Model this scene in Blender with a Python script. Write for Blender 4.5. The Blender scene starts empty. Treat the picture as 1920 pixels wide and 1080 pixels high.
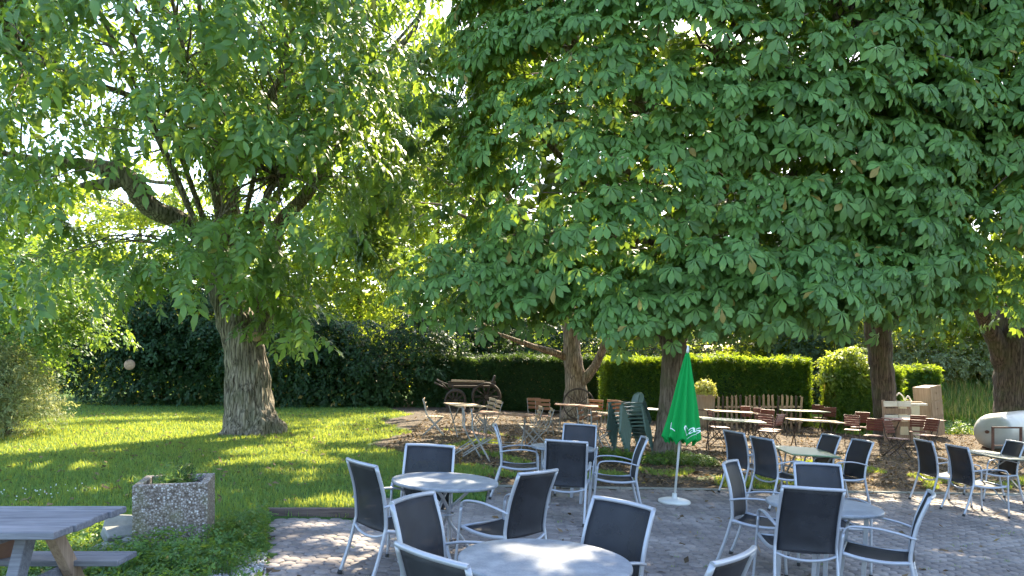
import bpy, math, random
import numpy as np
from mathutils import Vector, Matrix, noise

# ------------------------------------------------------------------ camera, sky, sun, exposure
scn = bpy.context.scene
COL = scn.collection
CAMZ, F, HY = 1.82, 1397.0, 678.0          # camera height, focal length in photo pixels, row of the horizon
cam_d = bpy.data.cameras.new('camera'); cam = bpy.data.objects.new('camera', cam_d); COL.objects.link(cam)
cam.location = (0, 0, CAMZ); cam.rotation_euler = (math.radians(90), 0, 0); cam_d.shift_y = (HY - 540) / 1920
cam_d.sensor_width = 36; cam_d.lens = F / 1920 * 36; cam_d.clip_end = 2000; cam_d.clip_start = 0.05
scn.camera = cam
SUN_AZ, SUN_EL = math.radians(20), math.radians(41)      # azimuth measured from +Y towards +X
SD = np.array([math.sin(SUN_AZ) * math.cos(SUN_EL), math.cos(SUN_AZ) * math.cos(SUN_EL), math.sin(SUN_EL)])
world = bpy.data.worlds.new('World'); scn.world = world; world.use_nodes = True
wn = world.node_tree.nodes; wl = world.node_tree.links; wn.clear()
sky = wn.new('ShaderNodeTexSky'); sky.sky_type = 'NISHITA'; sky.sun_disc = False
sky.sun_elevation = SUN_EL; sky.sun_rotation = SUN_AZ; sky.dust_density = 1.5; sky.air_density = 1.0; sky.ozone_density = 1.0
bg = wn.new('ShaderNodeBackground'); bg.inputs['Strength'].default_value = 0.15
wo = wn.new('ShaderNodeOutputWorld'); wl.new(sky.outputs[0], bg.inputs[0]); wl.new(bg.outputs[0], wo.inputs[0])
sl = bpy.data.lights.new('sun', 'SUN'); sl.energy = 4.4; sl.angle = math.radians(0.6); sl.color = (1.0, 0.87, 0.64)
so = bpy.data.objects.new('sun', sl); COL.objects.link(so)
so.rotation_euler = Vector((-SD[0], -SD[1], -SD[2])).to_track_quat('-Z', 'Y').to_euler()
scn.view_settings.view_transform = 'Standard'; scn.view_settings.look = 'None'
scn.view_settings.exposure = 2.38; scn.view_settings.gamma = 1
scn.render.film_transparent = False
try:
    scn.cycles.use_denoising = True
    scn.cycles.max_bounces = 10; scn.cycles.diffuse_bounces = 5; scn.cycles.transmission_bounces = 6
    scn.cycles.transparent_max_bounces = 12; scn.cycles.sample_clamp_indirect = 8
except Exception: pass

rng = np.random.default_rng(7); random.seed(7)
SLOPE = 0.053
def lie(x):                    # the garden falls gently to the right of the terrace edge
    x = np.asarray(x, float); t = x + 2.0
    sp = np.where(t < -1, 0, np.where(t > 1, t, (t + 1) ** 2 / 4)); sp = np.where(sp > 10, 10 + (1 - np.exp(-(sp - 10) / 2)) * 2, sp)
    return 0.10 - SLOPE * sp
def tiltat(x): return math.atan((float(lie(x - .3)) - float(lie(x + .3))) / .6)
def ray(px, py): return Vector(((px - 960) / F, 1.0, (HY - py) / F))
def G(px, py, h=0.0):          # where the sight line of a photo pixel is h above the ground
    d = ray(px, py); t = 8.0
    for _ in range(40): t = .5 * t + .5 * (float(lie(d.x * t)) + h - CAMZ) / d.z
    return Vector((d.x * t, t, float(lie(d.x * t)) + h))
def D(px, py, Y):              # ... and where it meets depth Y
    d = ray(px, py); return Vector((d.x * Y, Y, CAMZ + d.z * Y))
def lean(rz, x, tilt=0.0):     # standing square on the sloping ground, turned by rz
    return Matrix.Rotation(tiltat(x), 3, 'Y') @ Matrix.Rotation(rz, 3, 'Z') @ Matrix.Rotation(tilt, 3, 'X')

# ------------------------------------------------------------------ materials
def newmat(name):
    m = bpy.data.materials.new(name); m.use_nodes = True
    nt = m.node_tree; nt.nodes.clear()
    o = nt.nodes.new('ShaderNodeOutputMaterial')
    return m, nt, o
def N(nt, t, **kw):
    n = nt.nodes.new(t)
    for k, v in kw.items():
        if k.startswith('i_'):
            key = k[2:]; key = int(key) if key.isdigit() else key.replace('_', ' ')
            n.inputs[key].default_value = v
        else: setattr(n, k, v)
    return n
def ramp(nt, src, stops):
    r = nt.nodes.new('ShaderNodeValToRGB'); nt.links.new(src, r.inputs[0])
    e = r.color_ramp.elements
    while len(e) < len(stops): e.new(0.5)
    for i, (p, c) in enumerate(stops):
        e[i].position = p; e[i].color = (c[0], c[1], c[2], 1)
    return r
def leaf_mat(name, refl, trans, tw=0.4, rough=0.45, var=0.35, spec=0.4, patch=0.5, old=0.012):
    """random per leaf, slow patches over the crown, translucent"""
    m, nt, o = newmat(name); L = nt.links
    geo = N(nt, 'ShaderNodeNewGeometry'); tc = N(nt, 'ShaderNodeTexCoord')
    nz = N(nt, 'ShaderNodeTexNoise', i_Scale=patch, i_Detail=2.0); L.new(tc.outputs['Object'], nz.inputs['Vector'])
    ad = N(nt, 'ShaderNodeMath', operation='MULTIPLY_ADD'); L.new(nz.outputs[0], ad.inputs[0]); ad.inputs[1].default_value = 0.8
    L.new(geo.outputs['Random Per Island'], ad.inputs[2])
    mr = N(nt, 'ShaderNodeMapRange', i_1=0.2, i_2=1.6); L.new(ad.outputs[0], mr.inputs[0])
    lo = [c * (1 - var) for c in refl]; hi = [refl[0] * (1 + var * 1.3), refl[1] * (1 + var), refl[2] * (1 + var * .5)]
    r1 = ramp(nt, mr.outputs[0], [(0, lo), (1, hi)])
    lo = [c * (1 - var) for c in trans]; hi = [trans[0] * (1 + var * 1.3), trans[1] * (1 + var), trans[2] * (1 + var * .5)]
    r2 = ramp(nt, mr.outputs[0], [(0, lo), (1, hi)])
    p = N(nt, 'ShaderNodeBsdfPrincipled', i_Roughness=rough); p.inputs['Specular IOR Level'].default_value = spec
    gt = N(nt, 'ShaderNodeMath', operation='GREATER_THAN'); L.new(geo.outputs['Random Per Island'], gt.inputs[0]); gt.inputs[1].default_value = 1 - old
    ox = N(nt, 'ShaderNodeMixRGB'); ox.inputs[2].default_value = (0.26, 0.19, 0.05, 1); L.new(gt.outputs[0], ox.inputs[0]); L.new(r1.outputs[0], ox.inputs[1]); L.new(ox.outputs[0], p.inputs['Base Color'])
    t = N(nt, 'ShaderNodeBsdfTranslucent'); L.new(r2.outputs[0], t.inputs[0])
    mx = N(nt, 'ShaderNodeMixShader', i_0=tw); L.new(p.outputs[0], mx.inputs[1]); L.new(t.outputs[0], mx.inputs[2])
    L.new(mx.outputs[0], o.inputs[0]); return m
def simple(name, col, rough=0.5, metal=0.0, var=0.15, scale=8.0, bump=0.0, bscale=60.0, spec=0.5, island=0.0, stretch=None):
    m, nt, o = newmat(name); L = nt.links
    tc = N(nt, 'ShaderNodeTexCoord'); src = tc.outputs['Object']
    if stretch:
        mp = N(nt, 'ShaderNodeMapping'); mp.inputs['Scale'].default_value = stretch; L.new(src, mp.inputs[0]); src = mp.outputs[0]
    nz = N(nt, 'ShaderNodeTexNoise', i_Scale=scale, i_Detail=5.0, i_Roughness=0.65); L.new(src, nz.inputs['Vector'])
    r = ramp(nt, nz.outputs[0], [(0.3, [c * (1 - var) for c in col]), (0.7, [min(1, c * (1 + var)) for c in col])])
    c = r.outputs[0]
    if island:
        geo = N(nt, 'ShaderNodeNewGeometry'); mr = N(nt, 'ShaderNodeMapRange', i_3=1 - island, i_4=1 + island)
        L.new(geo.outputs['Random Per Island'], mr.inputs[0])
        mu = N(nt, 'ShaderNodeVectorMath', operation='SCALE'); L.new(c, mu.inputs[0]); L.new(mr.outputs[0], mu.inputs['Scale']); c = mu.outputs[0]
    p = N(nt, 'ShaderNodeBsdfPrincipled', i_Roughness=rough, i_Metallic=metal); p.inputs['Specular IOR Level'].default_value = spec
    L.new(c, p.inputs['Base Color'])
    if bump:
        b2 = N(nt, 'ShaderNodeTexNoise', i_Scale=bscale, i_Detail=4.0); L.new(src, b2.inputs['Vector'])
        bp = N(nt, 'ShaderNodeBump', i_Strength=bump, i_Distance=0.01); L.new(b2.outputs[0], bp.inputs['Height']); L.new(bp.outputs[0], p.inputs['Normal'])
    L.new(p.outputs[0], o.inputs[0]); return m
def bark_mat(name, dark, light, scale=9.0, moss=0.0, crack=0.9):
    m, nt, o = newmat(name); L = nt.links
    tc = N(nt, 'ShaderNodeTexCoord'); mp = N(nt, 'ShaderNodeMapping'); mp.inputs['Scale'].default_value = (1, 1, 0.085)
    L.new(tc.outputs['Object'], mp.inputs[0])
    nz0 = N(nt, 'ShaderNodeTexNoise', i_Scale=3.0, i_Detail=3.0); L.new(tc.outputs['Object'], nz0.inputs['Vector'])
    mxv = N(nt, 'ShaderNodeMixRGB', i_0=0.06); L.new(mp.outputs[0], mxv.inputs[1]); L.new(nz0.outputs['Color'], mxv.inputs[2])
    vo = N(nt, 'ShaderNodeTexVoronoi', feature='DISTANCE_TO_EDGE', i_Scale=scale * 1.6); L.new(mxv.outputs[0], vo.inputs['Vector'])
    nz = N(nt, 'ShaderNodeTexNoise', i_Scale=scale * 3, i_Detail=8.0, i_Roughness=0.7); L.new(mxv.outputs[0], nz.inputs['Vector'])
    mul = N(nt, 'ShaderNodeMath', operation='MULTIPLY_ADD'); L.new(vo.outputs['Distance'], mul.inputs[0]); mul.inputs[1].default_value = crack; L.new(nz.outputs[0], mul.inputs[2])
    r = ramp(nt, mul.outputs[0], [(0.42, dark), (0.62, [(a + b) / 2 for a, b in zip(dark, light)]), (0.85, light)])
    c = r.outputs[0]
    nz3 = N(nt, 'ShaderNodeTexNoise', i_Scale=2.2, i_Detail=5.0); L.new(tc.outputs['Object'], nz3.inputs['Vector'])
    mr = N(nt, 'ShaderNodeMapRange', i_1=0.48, i_2=0.7, i_3=0.0, i_4=0.35 + moss); L.new(nz3.outputs[0], mr.inputs[0])
    mm = N(nt, 'ShaderNodeMixRGB'); mm.inputs[2].default_value = (0.10, 0.12, 0.05, 1); L.new(mr.outputs[0], mm.inputs[0]); L.new(c, mm.inputs[1])
    p = N(nt, 'ShaderNodeBsdfPrincipled', i_Roughness=0.9); p.inputs['Specular IOR Level'].default_value = 0.2
    L.new(mm.outputs[0], p.inputs['Base Color'])
    bp = N(nt, 'ShaderNodeBump', i_Strength=0.9, i_Distance=0.035); L.new(mul.outputs[0], bp.inputs['Height']); L.new(bp.outputs[0], p.inputs['Normal'])
    L.new(p.outputs[0], o.inputs[0]); return m
def wood_mat(name, dark, light, axis=0, scale=5.0, rough=0.75):
    m, nt, o = newmat(name); L = nt.links
    tc = N(nt, 'ShaderNodeTexCoord'); mp = N(nt, 'ShaderNodeMapping')
    s = [14, 14, 14]; s[axis] = 0.9; mp.inputs['Scale'].default_value = s; L.new(tc.outputs['Object'], mp.inputs[0])
    nz = N(nt, 'ShaderNodeTexNoise', i_Scale=scale, i_Detail=6.0, i_Roughness=0.6, i_Distortion=0.6); L.new(mp.outputs[0], nz.inputs['Vector'])
    nb = N(nt, 'ShaderNodeTexNoise', i_Scale=2.5, i_Detail=3.0); L.new(tc.outputs['Object'], nb.inputs['Vector'])
    ad = N(nt, 'ShaderNodeMath', operation='MULTIPLY_ADD'); L.new(nb.outputs[0], ad.inputs[0]); ad.inputs[1].default_value = 0.5; L.new(nz.outputs[0], ad.inputs[2])
    geo = N(nt, 'ShaderNodeNewGeometry'); a2 = N(nt, 'ShaderNodeMath', operation='MULTIPLY_ADD'); L.new(geo.outputs['Random Per Island'], a2.inputs[0]); a2.inputs[1].default_value = 0.18; L.new(ad.outputs[0], a2.inputs[2])
    r = ramp(nt, a2.outputs[0], [(0.55, dark), (1.0, light)])
    p = N(nt, 'ShaderNodeBsdfPrincipled', i_Roughness=rough); p.inputs['Specular IOR Level'].default_value = 0.35
    L.new(r.outputs[0], p.inputs['Base Color'])
    bp = N(nt, 'ShaderNodeBump', i_Strength=0.5, i_Distance=0.004); L.new(nz.outputs[0], bp.inputs['Height']); L.new(bp.outputs[0], p.inputs['Normal'])
    L.new(p.outputs[0], o.inputs[0]); return m

M = {}
M['chestnut'] = leaf_mat('chestnut_leaf', (0.096, 0.205, 0.062), (0.32, 0.48, 0.04), 0.28, 0.46, 0.45, 0.3, 0.7)
M['chestnut2'] = leaf_mat('chestnut_leaf_cool', (0.088, 0.180, 0.062), (0.30, 0.44, 0.05), 0.28, 0.48, 0.35, 0.32)
M['walnut'] = leaf_mat('walnut_leaf', (0.085, 0.185, 0.062), (0.36, 0.54, 0.05), 0.36, 0.45, 0.4, 0.4)
M['nut'] = simple('walnut_fruit', (0.20, 0.30, 0.07), 0.5)
M['linden'] = leaf_mat('light_leaf', (0.11, 0.18, 0.035), (0.50, 0.62, 0.05), 0.55, 0.5, 0.4, 0.35)
M['maple'] = leaf_mat('maple_leaf', (0.09, 0.17, 0.04), (0.50, 0.60, 0.05), 0.5, 0.5, 0.3, 0.35)
M['darkleaf'] = leaf_mat('dark_leaf', (0.022, 0.060, 0.022), (0.09, 0.17, 0.03), 0.25, 0.5, 0.45, 0.22)
M['farleaf'] = leaf_mat('far_leaf', (0.055, 0.10, 0.05), (0.22, 0.30, 0.05), 0.35, 0.6, 0.4, 0.3, 0.2)
M['greyleaf'] = leaf_mat('grey_leaf', (0.17, 0.23, 0.12), (0.45, 0.48, 0.16), 0.35, 0.5, 0.35, 0.3)
M['yellowleaf'] = leaf_mat('yellow_leaf', (0.42, 0.45, 0.12), (0.6, 0.6, 0.12), 0.4, 0.5, 0.25, 0.3)
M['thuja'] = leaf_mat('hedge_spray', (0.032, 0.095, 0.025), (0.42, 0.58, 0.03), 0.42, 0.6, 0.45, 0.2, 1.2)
M['thuja_painted_shade'] = leaf_mat('hedge_spray_painted_shade', (0.020, 0.055, 0.020), (0.14, 0.24, 0.03), 0.25, 0.6, 0.45, 0.15, 1.2)  # same hedge leaf, with the shade painted in as darker, less translucent colour
M['grass'] = leaf_mat('grass_blade', (0.050, 0.180, 0.072), (0.48, 0.55, 0.06), 0.38, 0.5, 0.4, 0.2, 0.8)
M['drygrass'] = leaf_mat('dry_grass', (0.30, 0.28, 0.10), (0.5, 0.48, 0.15), 0.4, 0.6, 0.4, 0.2, 0.9)
M['weed'] = leaf_mat('weed_leaf', (0.07, 0.16, 0.045), (0.28, 0.42, 0.05), 0.35, 0.5, 0.35, 0.3, 2.0)
M['litter'] = leaf_mat('fallen_leaf', (0.17, 0.135, 0.10), (0.19, 0.14, 0.08), 0.2, 0.8, 0.85, 0.2, 3.0)
M['clover'] = simple('clover_flower', (0.75, 0.75, 0.68), 0.8)
M['bark_walnut'] = bark_mat('walnut_bark', (0.030, 0.024, 0.018), (0.40, 0.345, 0.27), 10.0, 0.0)
M['bark_old'] = bark_mat('scaly_bark', (0.07, 0.045, 0.03), (0.42, 0.33, 0.24), 11.0, 0.0)
M['bark_chest'] = bark_mat('chestnut_bark', (0.075, 0.055, 0.042), (0.32, 0.26, 0.21), 9.0, 0.25, 0.6)
M['bark_dark'] = bark_mat('dark_bark', (0.035, 0.027, 0.023), (0.17, 0.135, 0.11), 9.0, 0.1, 0.7)
M['cutwood'] = simple('cut_wood', (0.42, 0.27, 0.17), 0.8, var=0.3, scale=14)
M['alu'] = simple('silver_paint', (0.37, 0.39, 0.435), 0.38, 0.35, 0.06, 20.0)
M['rubber'] = simple('black_rubber', (0.03, 0.03, 0.03), 0.8)
M['tabletop'] = None
M['greentop'] = simple('green_tabletop', (0.17, 0.25, 0.14), 0.38, 0.0, 0.12, 6.0)
M['darktop'] = simple('grey_green_tabletop', (0.13, 0.16, 0.14), 0.4, 0.0, 0.12, 6.0)
M['iron'] = simple('grey_iron', (0.30, 0.30, 0.29), 0.5, 0.3, 0.2, 20.0)
M['darkiron'] = simple('dark_iron', (0.06, 0.045, 0.04), 0.6, 0.2, 0.3, 20.0)
M['slat_light'] = wood_mat('light_slats', (0.24, 0.165, 0.10), (0.48, 0.37, 0.25), 0)
M['slat_orange'] = wood_mat('orange_slats', (0.20, 0.10, 0.06), (0.40, 0.22, 0.13), 0)
M['slat_red'] = wood_mat('red_brown_slats', (0.10, 0.034, 0.028), (0.23, 0.09, 0.068), 0, rough=0.5)
M['slat_green'] = wood_mat('green_slats', (0.16, 0.19, 0.11), (0.34, 0.36, 0.22), 0, rough=0.5)
M['greywood'] = wood_mat('weathered_wood', (0.075, 0.08, 0.10), (0.21, 0.215, 0.24), 0, 3.5)
M['brownwood'] = wood_mat('brown_wood', (0.16, 0.10, 0.07), (0.40, 0.29, 0.21), 2, 3.5)
M['oldwood'] = wood_mat('old_dark_wood', (0.025, 0.018, 0.015), (0.085, 0.062, 0.05), 0, 4)
M['whitewood'] = wood_mat('pale_boards', (0.55, 0.50, 0.42), (0.85, 0.82, 0.76), 0, 4)
M['cream'] = simple('cream_panel', (0.62, 0.58, 0.45), 0.6, var=0.08)
M['card'] = wood_mat('tan_board', (0.26, 0.18, 0.12), (0.46, 0.35, 0.26), 2, 3)
M['plastic'] = simple('green_plastic', (0.095, 0.165, 0.145), 0.4, var=0.1)
M['tank'] = simple('white_tank_paint', (0.40, 0.40, 0.385), 0.45, var=0.12, scale=3, bump=0.1)
M['rust'] = simple('rusty_brown_steel', (0.11, 0.05, 0.035), 0.7, var=0.4, scale=25)
M['umb'] = None
M['white'] = simple('white_paint', (0.62, 0.62, 0.58), 0.4, var=0.04)
M['letter'] = simple('white_print', (0.80, 0.86, 0.88), 0.6, var=0.03)
M['cement'] = simple('pale_cement', (0.25, 0.25, 0.22), 0.9, var=0.2, scale=12, bump=0.4)
M['terra'] = simple('brown_clay', (0.23, 0.13, 0.09), 0.8, var=0.2)
M['soil'] = simple('soil', (0.045, 0.035, 0.028), 0.95, var=0.3, scale=20, bump=0.8)
M['kerb'] = wood_mat('dark_kerb_board', (0.05, 0.035, 0.03), (0.16, 0.12, 0.10), 0, 4)
M['bucket'] = simple('pale_bucket', (0.6, 0.58, 0.55), 0.5)

# mottled round table top
m, nt, o = newmat('mottled_grey_tabletop'); L = nt.links
tc = N(nt, 'ShaderNodeTexCoord'); nz = N(nt, 'ShaderNodeTexNoise', i_Scale=7.0, i_Detail=8.0, i_Roughness=0.7); L.new(tc.outputs['Object'], nz.inputs['Vector'])
nz2 = N(nt, 'ShaderNodeTexNoise', i_Scale=90.0, i_Detail=3.0); L.new(tc.outputs['Object'], nz2.inputs['Vector'])
ad = N(nt, 'ShaderNodeMath', operation='MULTIPLY_ADD'); L.new(nz2.outputs[0], ad.inputs[0]); ad.inputs[1].default_value = 0.35; L.new(nz.outputs[0], ad.inputs[2])
r = ramp(nt, ad.outputs[0], [(0.5, (0.15, 0.17, 0.20)), (0.85, (0.31, 0.33, 0.36))])
p = N(nt, 'ShaderNodeBsdfPrincipled', i_Roughness=0.42); L.new(r.outputs[0], p.inputs['Base Color']); L.new(p.outputs[0], o.inputs[0]); M['tabletop'] = m
# sling mesh fabric: dark, faintly see-through
m, nt, o = newmat('dark_sling_mesh'); L = nt.links
tc = N(nt, 'ShaderNodeTexCoord'); nz = N(nt, 'ShaderNodeTexNoise', i_Scale=5.0, i_Detail=4.0); L.new(tc.outputs['Object'], nz.inputs['Vector'])
oi = N(nt, 'ShaderNodeObjectInfo'); aa = N(nt, 'ShaderNodeMath', operation='MULTIPLY_ADD'); L.new(oi.outputs['Random'], aa.inputs[0]); aa.inputs[1].default_value = 0.45; L.new(nz.outputs[0], aa.inputs[2])
r = ramp(nt, aa.outputs[0], [(0.4, (0.011, 0.012, 0.016)), (1.1, (0.036, 0.039, 0.048))])
p = N(nt, 'ShaderNodeBsdfPrincipled', i_Roughness=0.6); p.inputs['Specular IOR Level'].default_value = 0.35; L.new(r.outputs[0], p.inputs['Base Color'])
tr = N(nt, 'ShaderNodeBsdfTransparent'); mx = N(nt, 'ShaderNodeMixShader', i_0=0.13); L.new(p.outputs[0], mx.inputs[1]); L.new(tr.outputs[0], mx.inputs[2]); L.new(mx.outputs[0], o.inputs[0]); M['sling'] = m
# umbrella cloth
m, nt, o = newmat('green_cloth'); L = nt.links
p = N(nt, 'ShaderNodeBsdfPrincipled', i_Roughness=0.7); p.inputs['Base Color'].default_value = (0.008, 0.36, 0.075, 1); p.inputs['Specular IOR Level'].default_value = 0.2
t = N(nt, 'ShaderNodeBsdfTranslucent'); t.inputs[0].default_value = (0.01, 0.55, 0.09, 1)
mx = N(nt, 'ShaderNodeMixShader', i_0=0.3); L.new(p.outputs[0], mx.inputs[1]); L.new(t.outputs[0], mx.inputs[2]); L.new(mx.outputs[0], o.inputs[0]); M['umb'] = m
# exposed aggregate (pebbles in concrete)
m, nt, o = newmat('exposed_aggregate'); L = nt.links
tc = N(nt, 'ShaderNodeTexCoord'); vo = N(nt, 'ShaderNodeTexVoronoi', i_Scale=60.0); L.new(tc.outputs['Object'], vo.inputs['Vector'])
sp = N(nt, 'ShaderNodeSeparateColor'); L.new(vo.outputs['Color'], sp.inputs[0])
r = ramp(nt, sp.outputs[0], [(0.0, (0.15, 0.12, 0.10)), (0.35, (0.27, 0.225, 0.195)), (0.7, (0.36, 0.32, 0.29)), (0.9, (0.46, 0.43, 0.41)), (1.0, (0.70, 0.67, 0.64))])
ed = ramp(nt, vo.outputs['Distance'], [(0.35, (1, 1, 1)), (0.65, (0.45, 0.40, 0.35))])
mu = N(nt, 'ShaderNodeMixRGB', blend_type='MULTIPLY', i_0=1.0); L.new(r.outputs[0], mu.inputs[1]); L.new(ed.outputs[0], mu.inputs[2])
nz = N(nt, 'ShaderNodeTexNoise', i_Scale=5.0, i_Detail=4.0); L.new(tc.outputs['Object'], nz.inputs['Vector'])
ms = N(nt, 'ShaderNodeMapRange', i_1=0.5, i_2=0.72, i_4=0.55); L.new(nz.outputs[0], ms.inputs[0])
m2 = N(nt, 'ShaderNodeMixRGB'); m2.inputs[2].default_value = (0.16, 0.16, 0.07, 1); L.new(ms.outputs[0], m2.inputs[0]); L.new(mu.outputs[0], m2.inputs[1])
p = N(nt, 'ShaderNodeBsdfPrincipled', i_Roughness=0.7); L.new(m2.outputs[0], p.inputs['Base Color'])
bp = N(nt, 'ShaderNodeBump', i_Strength=0.9, i_Distance=0.006, invert=True); L.new(vo.outputs['Distance'], bp.inputs['Height']); L.new(bp.outputs[0], p.inputs['Normal']); L.new(p.outputs[0], o.inputs[0]); M['aggregate'] = m
# pavers
m, nt, o = newmat('concrete_paver'); L = nt.links
geo = N(nt, 'ShaderNodeNewGeometry'); tc = N(nt, 'ShaderNodeTexCoord')
nz = N(nt, 'ShaderNodeTexNoise', i_Scale=1.1, i_Detail=5.0); L.new(tc.outputs['Object'], nz.inputs['Vector'])
nf = N(nt, 'ShaderNodeTexNoise', i_Scale=70.0, i_Detail=5.0, i_Roughness=0.7); L.new(tc.outputs['Object'], nf.inputs['Vector'])
a = N(nt, 'ShaderNodeMath', operation='MULTIPLY_ADD'); L.new(geo.outputs['Random Per Island'], a.inputs[0]); a.inputs[1].default_value = 0.2; L.new(nz.outputs[0], a.inputs[2])
b = N(nt, 'ShaderNodeMath', operation='MULTIPLY_ADD'); L.new(nf.outputs[0], b.inputs[0]); b.inputs[1].default_value = 0.55; L.new(a.outputs[0], b.inputs[2])
r = ramp(nt, b.outputs[0], [(0.45, (0.12, 0.104, 0.098)), (0.85, (0.20, 0.175, 0.165)), (1.15, (0.29, 0.258, 0.24))])
p = N(nt, 'ShaderNodeBsdfPrincipled', i_Roughness=0.85); p.inputs['Specular IOR Level'].default_value = 0.3; L.new(r.outputs[0], p.inputs['Base Color'])
bp = N(nt, 'ShaderNodeBump', i_Strength=0.5, i_Distance=0.004); L.new(nf.outputs[0], bp.inputs['Height']); L.new(bp.outputs[0], p.inputs['Normal']); L.new(p.outputs[0], o.inputs[0]); M['paver'] = m
m, nt, o = newmat('joint_sand'); L = nt.links
tc = N(nt, 'ShaderNodeTexCoord'); nz = N(nt, 'ShaderNodeTexNoise', i_Scale=2.5, i_Detail=6.0); L.new(tc.outputs['Object'], nz.inputs['Vector'])
r = ramp(nt, nz.outputs[0], [(0.45, (0.010, 0.009, 0.008)), (0.65, (0.025, 0.035, 0.015))])
p = N(nt, 'ShaderNodeBsdfPrincipled', i_Roughness=0.95); L.new(r.outputs[0], p.inputs['Base Color']); L.new(p.outputs[0], o.inputs[0]); M['joint'] = m
# ground: soil with litter / turf, by the 'turf' attribute
m, nt, o = newmat('soil_and_turf'); L = nt.links
tc = N(nt, 'ShaderNodeTexCoord'); at = N(nt, 'ShaderNodeAttribute', attribute_name='turf')
nz = N(nt, 'ShaderNodeTexNoise', i_Scale=1.4, i_Detail=8.0, i_Roughness=0.7); L.new(tc.outputs['Object'], nz.inputs['Vector'])
nf = N(nt, 'ShaderNodeTexNoise', i_Scale=26.0, i_Detail=6.0, i_Roughness=0.75); L.new(tc.outputs['Object'], nf.inputs['Vector'])
vo = N(nt, 'ShaderNodeTexVoronoi', i_Scale=24.0); L.new(tc.outputs['Object'], vo.inputs['Vector'])
r1 = ramp(nt, nf.outputs[0], [(0.38, (0.028, 0.024, 0.019)), (0.56, (0.085, 0.070, 0.054)), (0.75, (0.20, 0.185, 0.155))])
sp = N(nt, 'ShaderNodeSeparateColor'); L.new(vo.outputs['Color'], sp.inputs[0])
r3 = ramp(nt, sp.outputs[0], [(0.72, (0, 0, 0)), (0.8, (1, 1, 1))])
mx1 = N(nt, 'ShaderNodeMixRGB'); mx1.inputs[2].default_value = (0.16, 0.115, 0.08, 1); L.new(r3.outputs[0], mx1.inputs[0]); L.new(r1.outputs[0], mx1.inputs[1])
r2 = ramp(nt, nf.outputs[0], [(0.35, (0.022, 0.050, 0.012)), (0.7, (0.075, 0.15, 0.03))])
a = N(nt, 'ShaderNodeMath', operation='MULTIPLY_ADD'); L.new(nz.outputs[0], a.inputs[0]); a.inputs[1].default_value = 0.9; L.new(at.outputs['Fac'], a.inputs[2])
mr = N(nt, 'ShaderNodeMapRange', i_1=0.82, i_2=1.06); L.new(a.outputs[0], mr.inputs[0])
mx2 = N(nt, 'ShaderNodeMixRGB'); L.new(mr.outputs[0], mx2.inputs[0]); L.new(mx1.outputs[0], mx2.inputs[1]); L.new(r2.outputs[0], mx2.inputs[2])
p = N(nt, 'ShaderNodeBsdfPrincipled', i_Roughness=0.95); p.inputs['Specular IOR Level'].default_value = 0.15; L.new(mx2.outputs[0], p.inputs['Base Color'])
bp = N(nt, 'ShaderNodeBump', i_Strength=0.8, i_Distance=0.03); L.new(nf.outputs[0], bp.inputs['Height']); L.new(bp.outputs[0], p.inputs['Normal']); L.new(p.outputs[0], o.inputs[0]); M['ground'] = m
m, nt, o = newmat('white_gravel'); L = nt.links
p = N(nt, 'ShaderNodeBsdfPrincipled', i_Roughness=0.8); geo = N(nt, 'ShaderNodeNewGeometry')
r = ramp(nt, geo.outputs['Random Per Island'], [(0, (0.2, 0.19, 0.18)), (1, (0.55, 0.54, 0.52))]); L.new(r.outputs[0], p.inputs['Base Color']); L.new(p.outputs[0], o.inputs[0]); M['gravel'] = m

# ------------------------------------------------------------------ mesh helpers
def add_mesh(name, V, loops, sizes, mats, midx=None, parent=None, smooth=False):
    me = bpy.data.meshes.new(name)
    V = np.asarray(V, dtype=np.float32).reshape(-1, 3); loops = np.asarray(loops, dtype=np.int32); sizes = np.asarray(sizes, dtype=np.int32)
    me.vertices.add(len(V)); me.vertices.foreach_set('co', V.ravel())
    me.loops.add(len(loops)); me.loops.foreach_set('vertex_index', loops)
    me.polygons.add(len(sizes)); st = np.zeros(len(sizes), dtype=np.int32); st[1:] = np.cumsum(sizes)[:-1]
    me.polygons.foreach_set('loop_start', st)
    for mt in (mats if isinstance(mats, (list, tuple)) else [mats]): me.materials.append(mt)
    if midx is not None: me.polygons.foreach_set('material_index', np.asarray(midx, dtype=np.int32))
    if smooth is True: me.polygons.foreach_set('use_smooth', np.ones(len(sizes), dtype=bool))
    elif smooth is not False: me.polygons.foreach_set('use_smooth', np.asarray(smooth, dtype=bool))
    me.update(calc_edges=True); me.validate()
    ob = bpy.data.objects.new(name, me); COL.objects.link(ob)
    if parent: ob.parent = parent
    return ob
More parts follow.
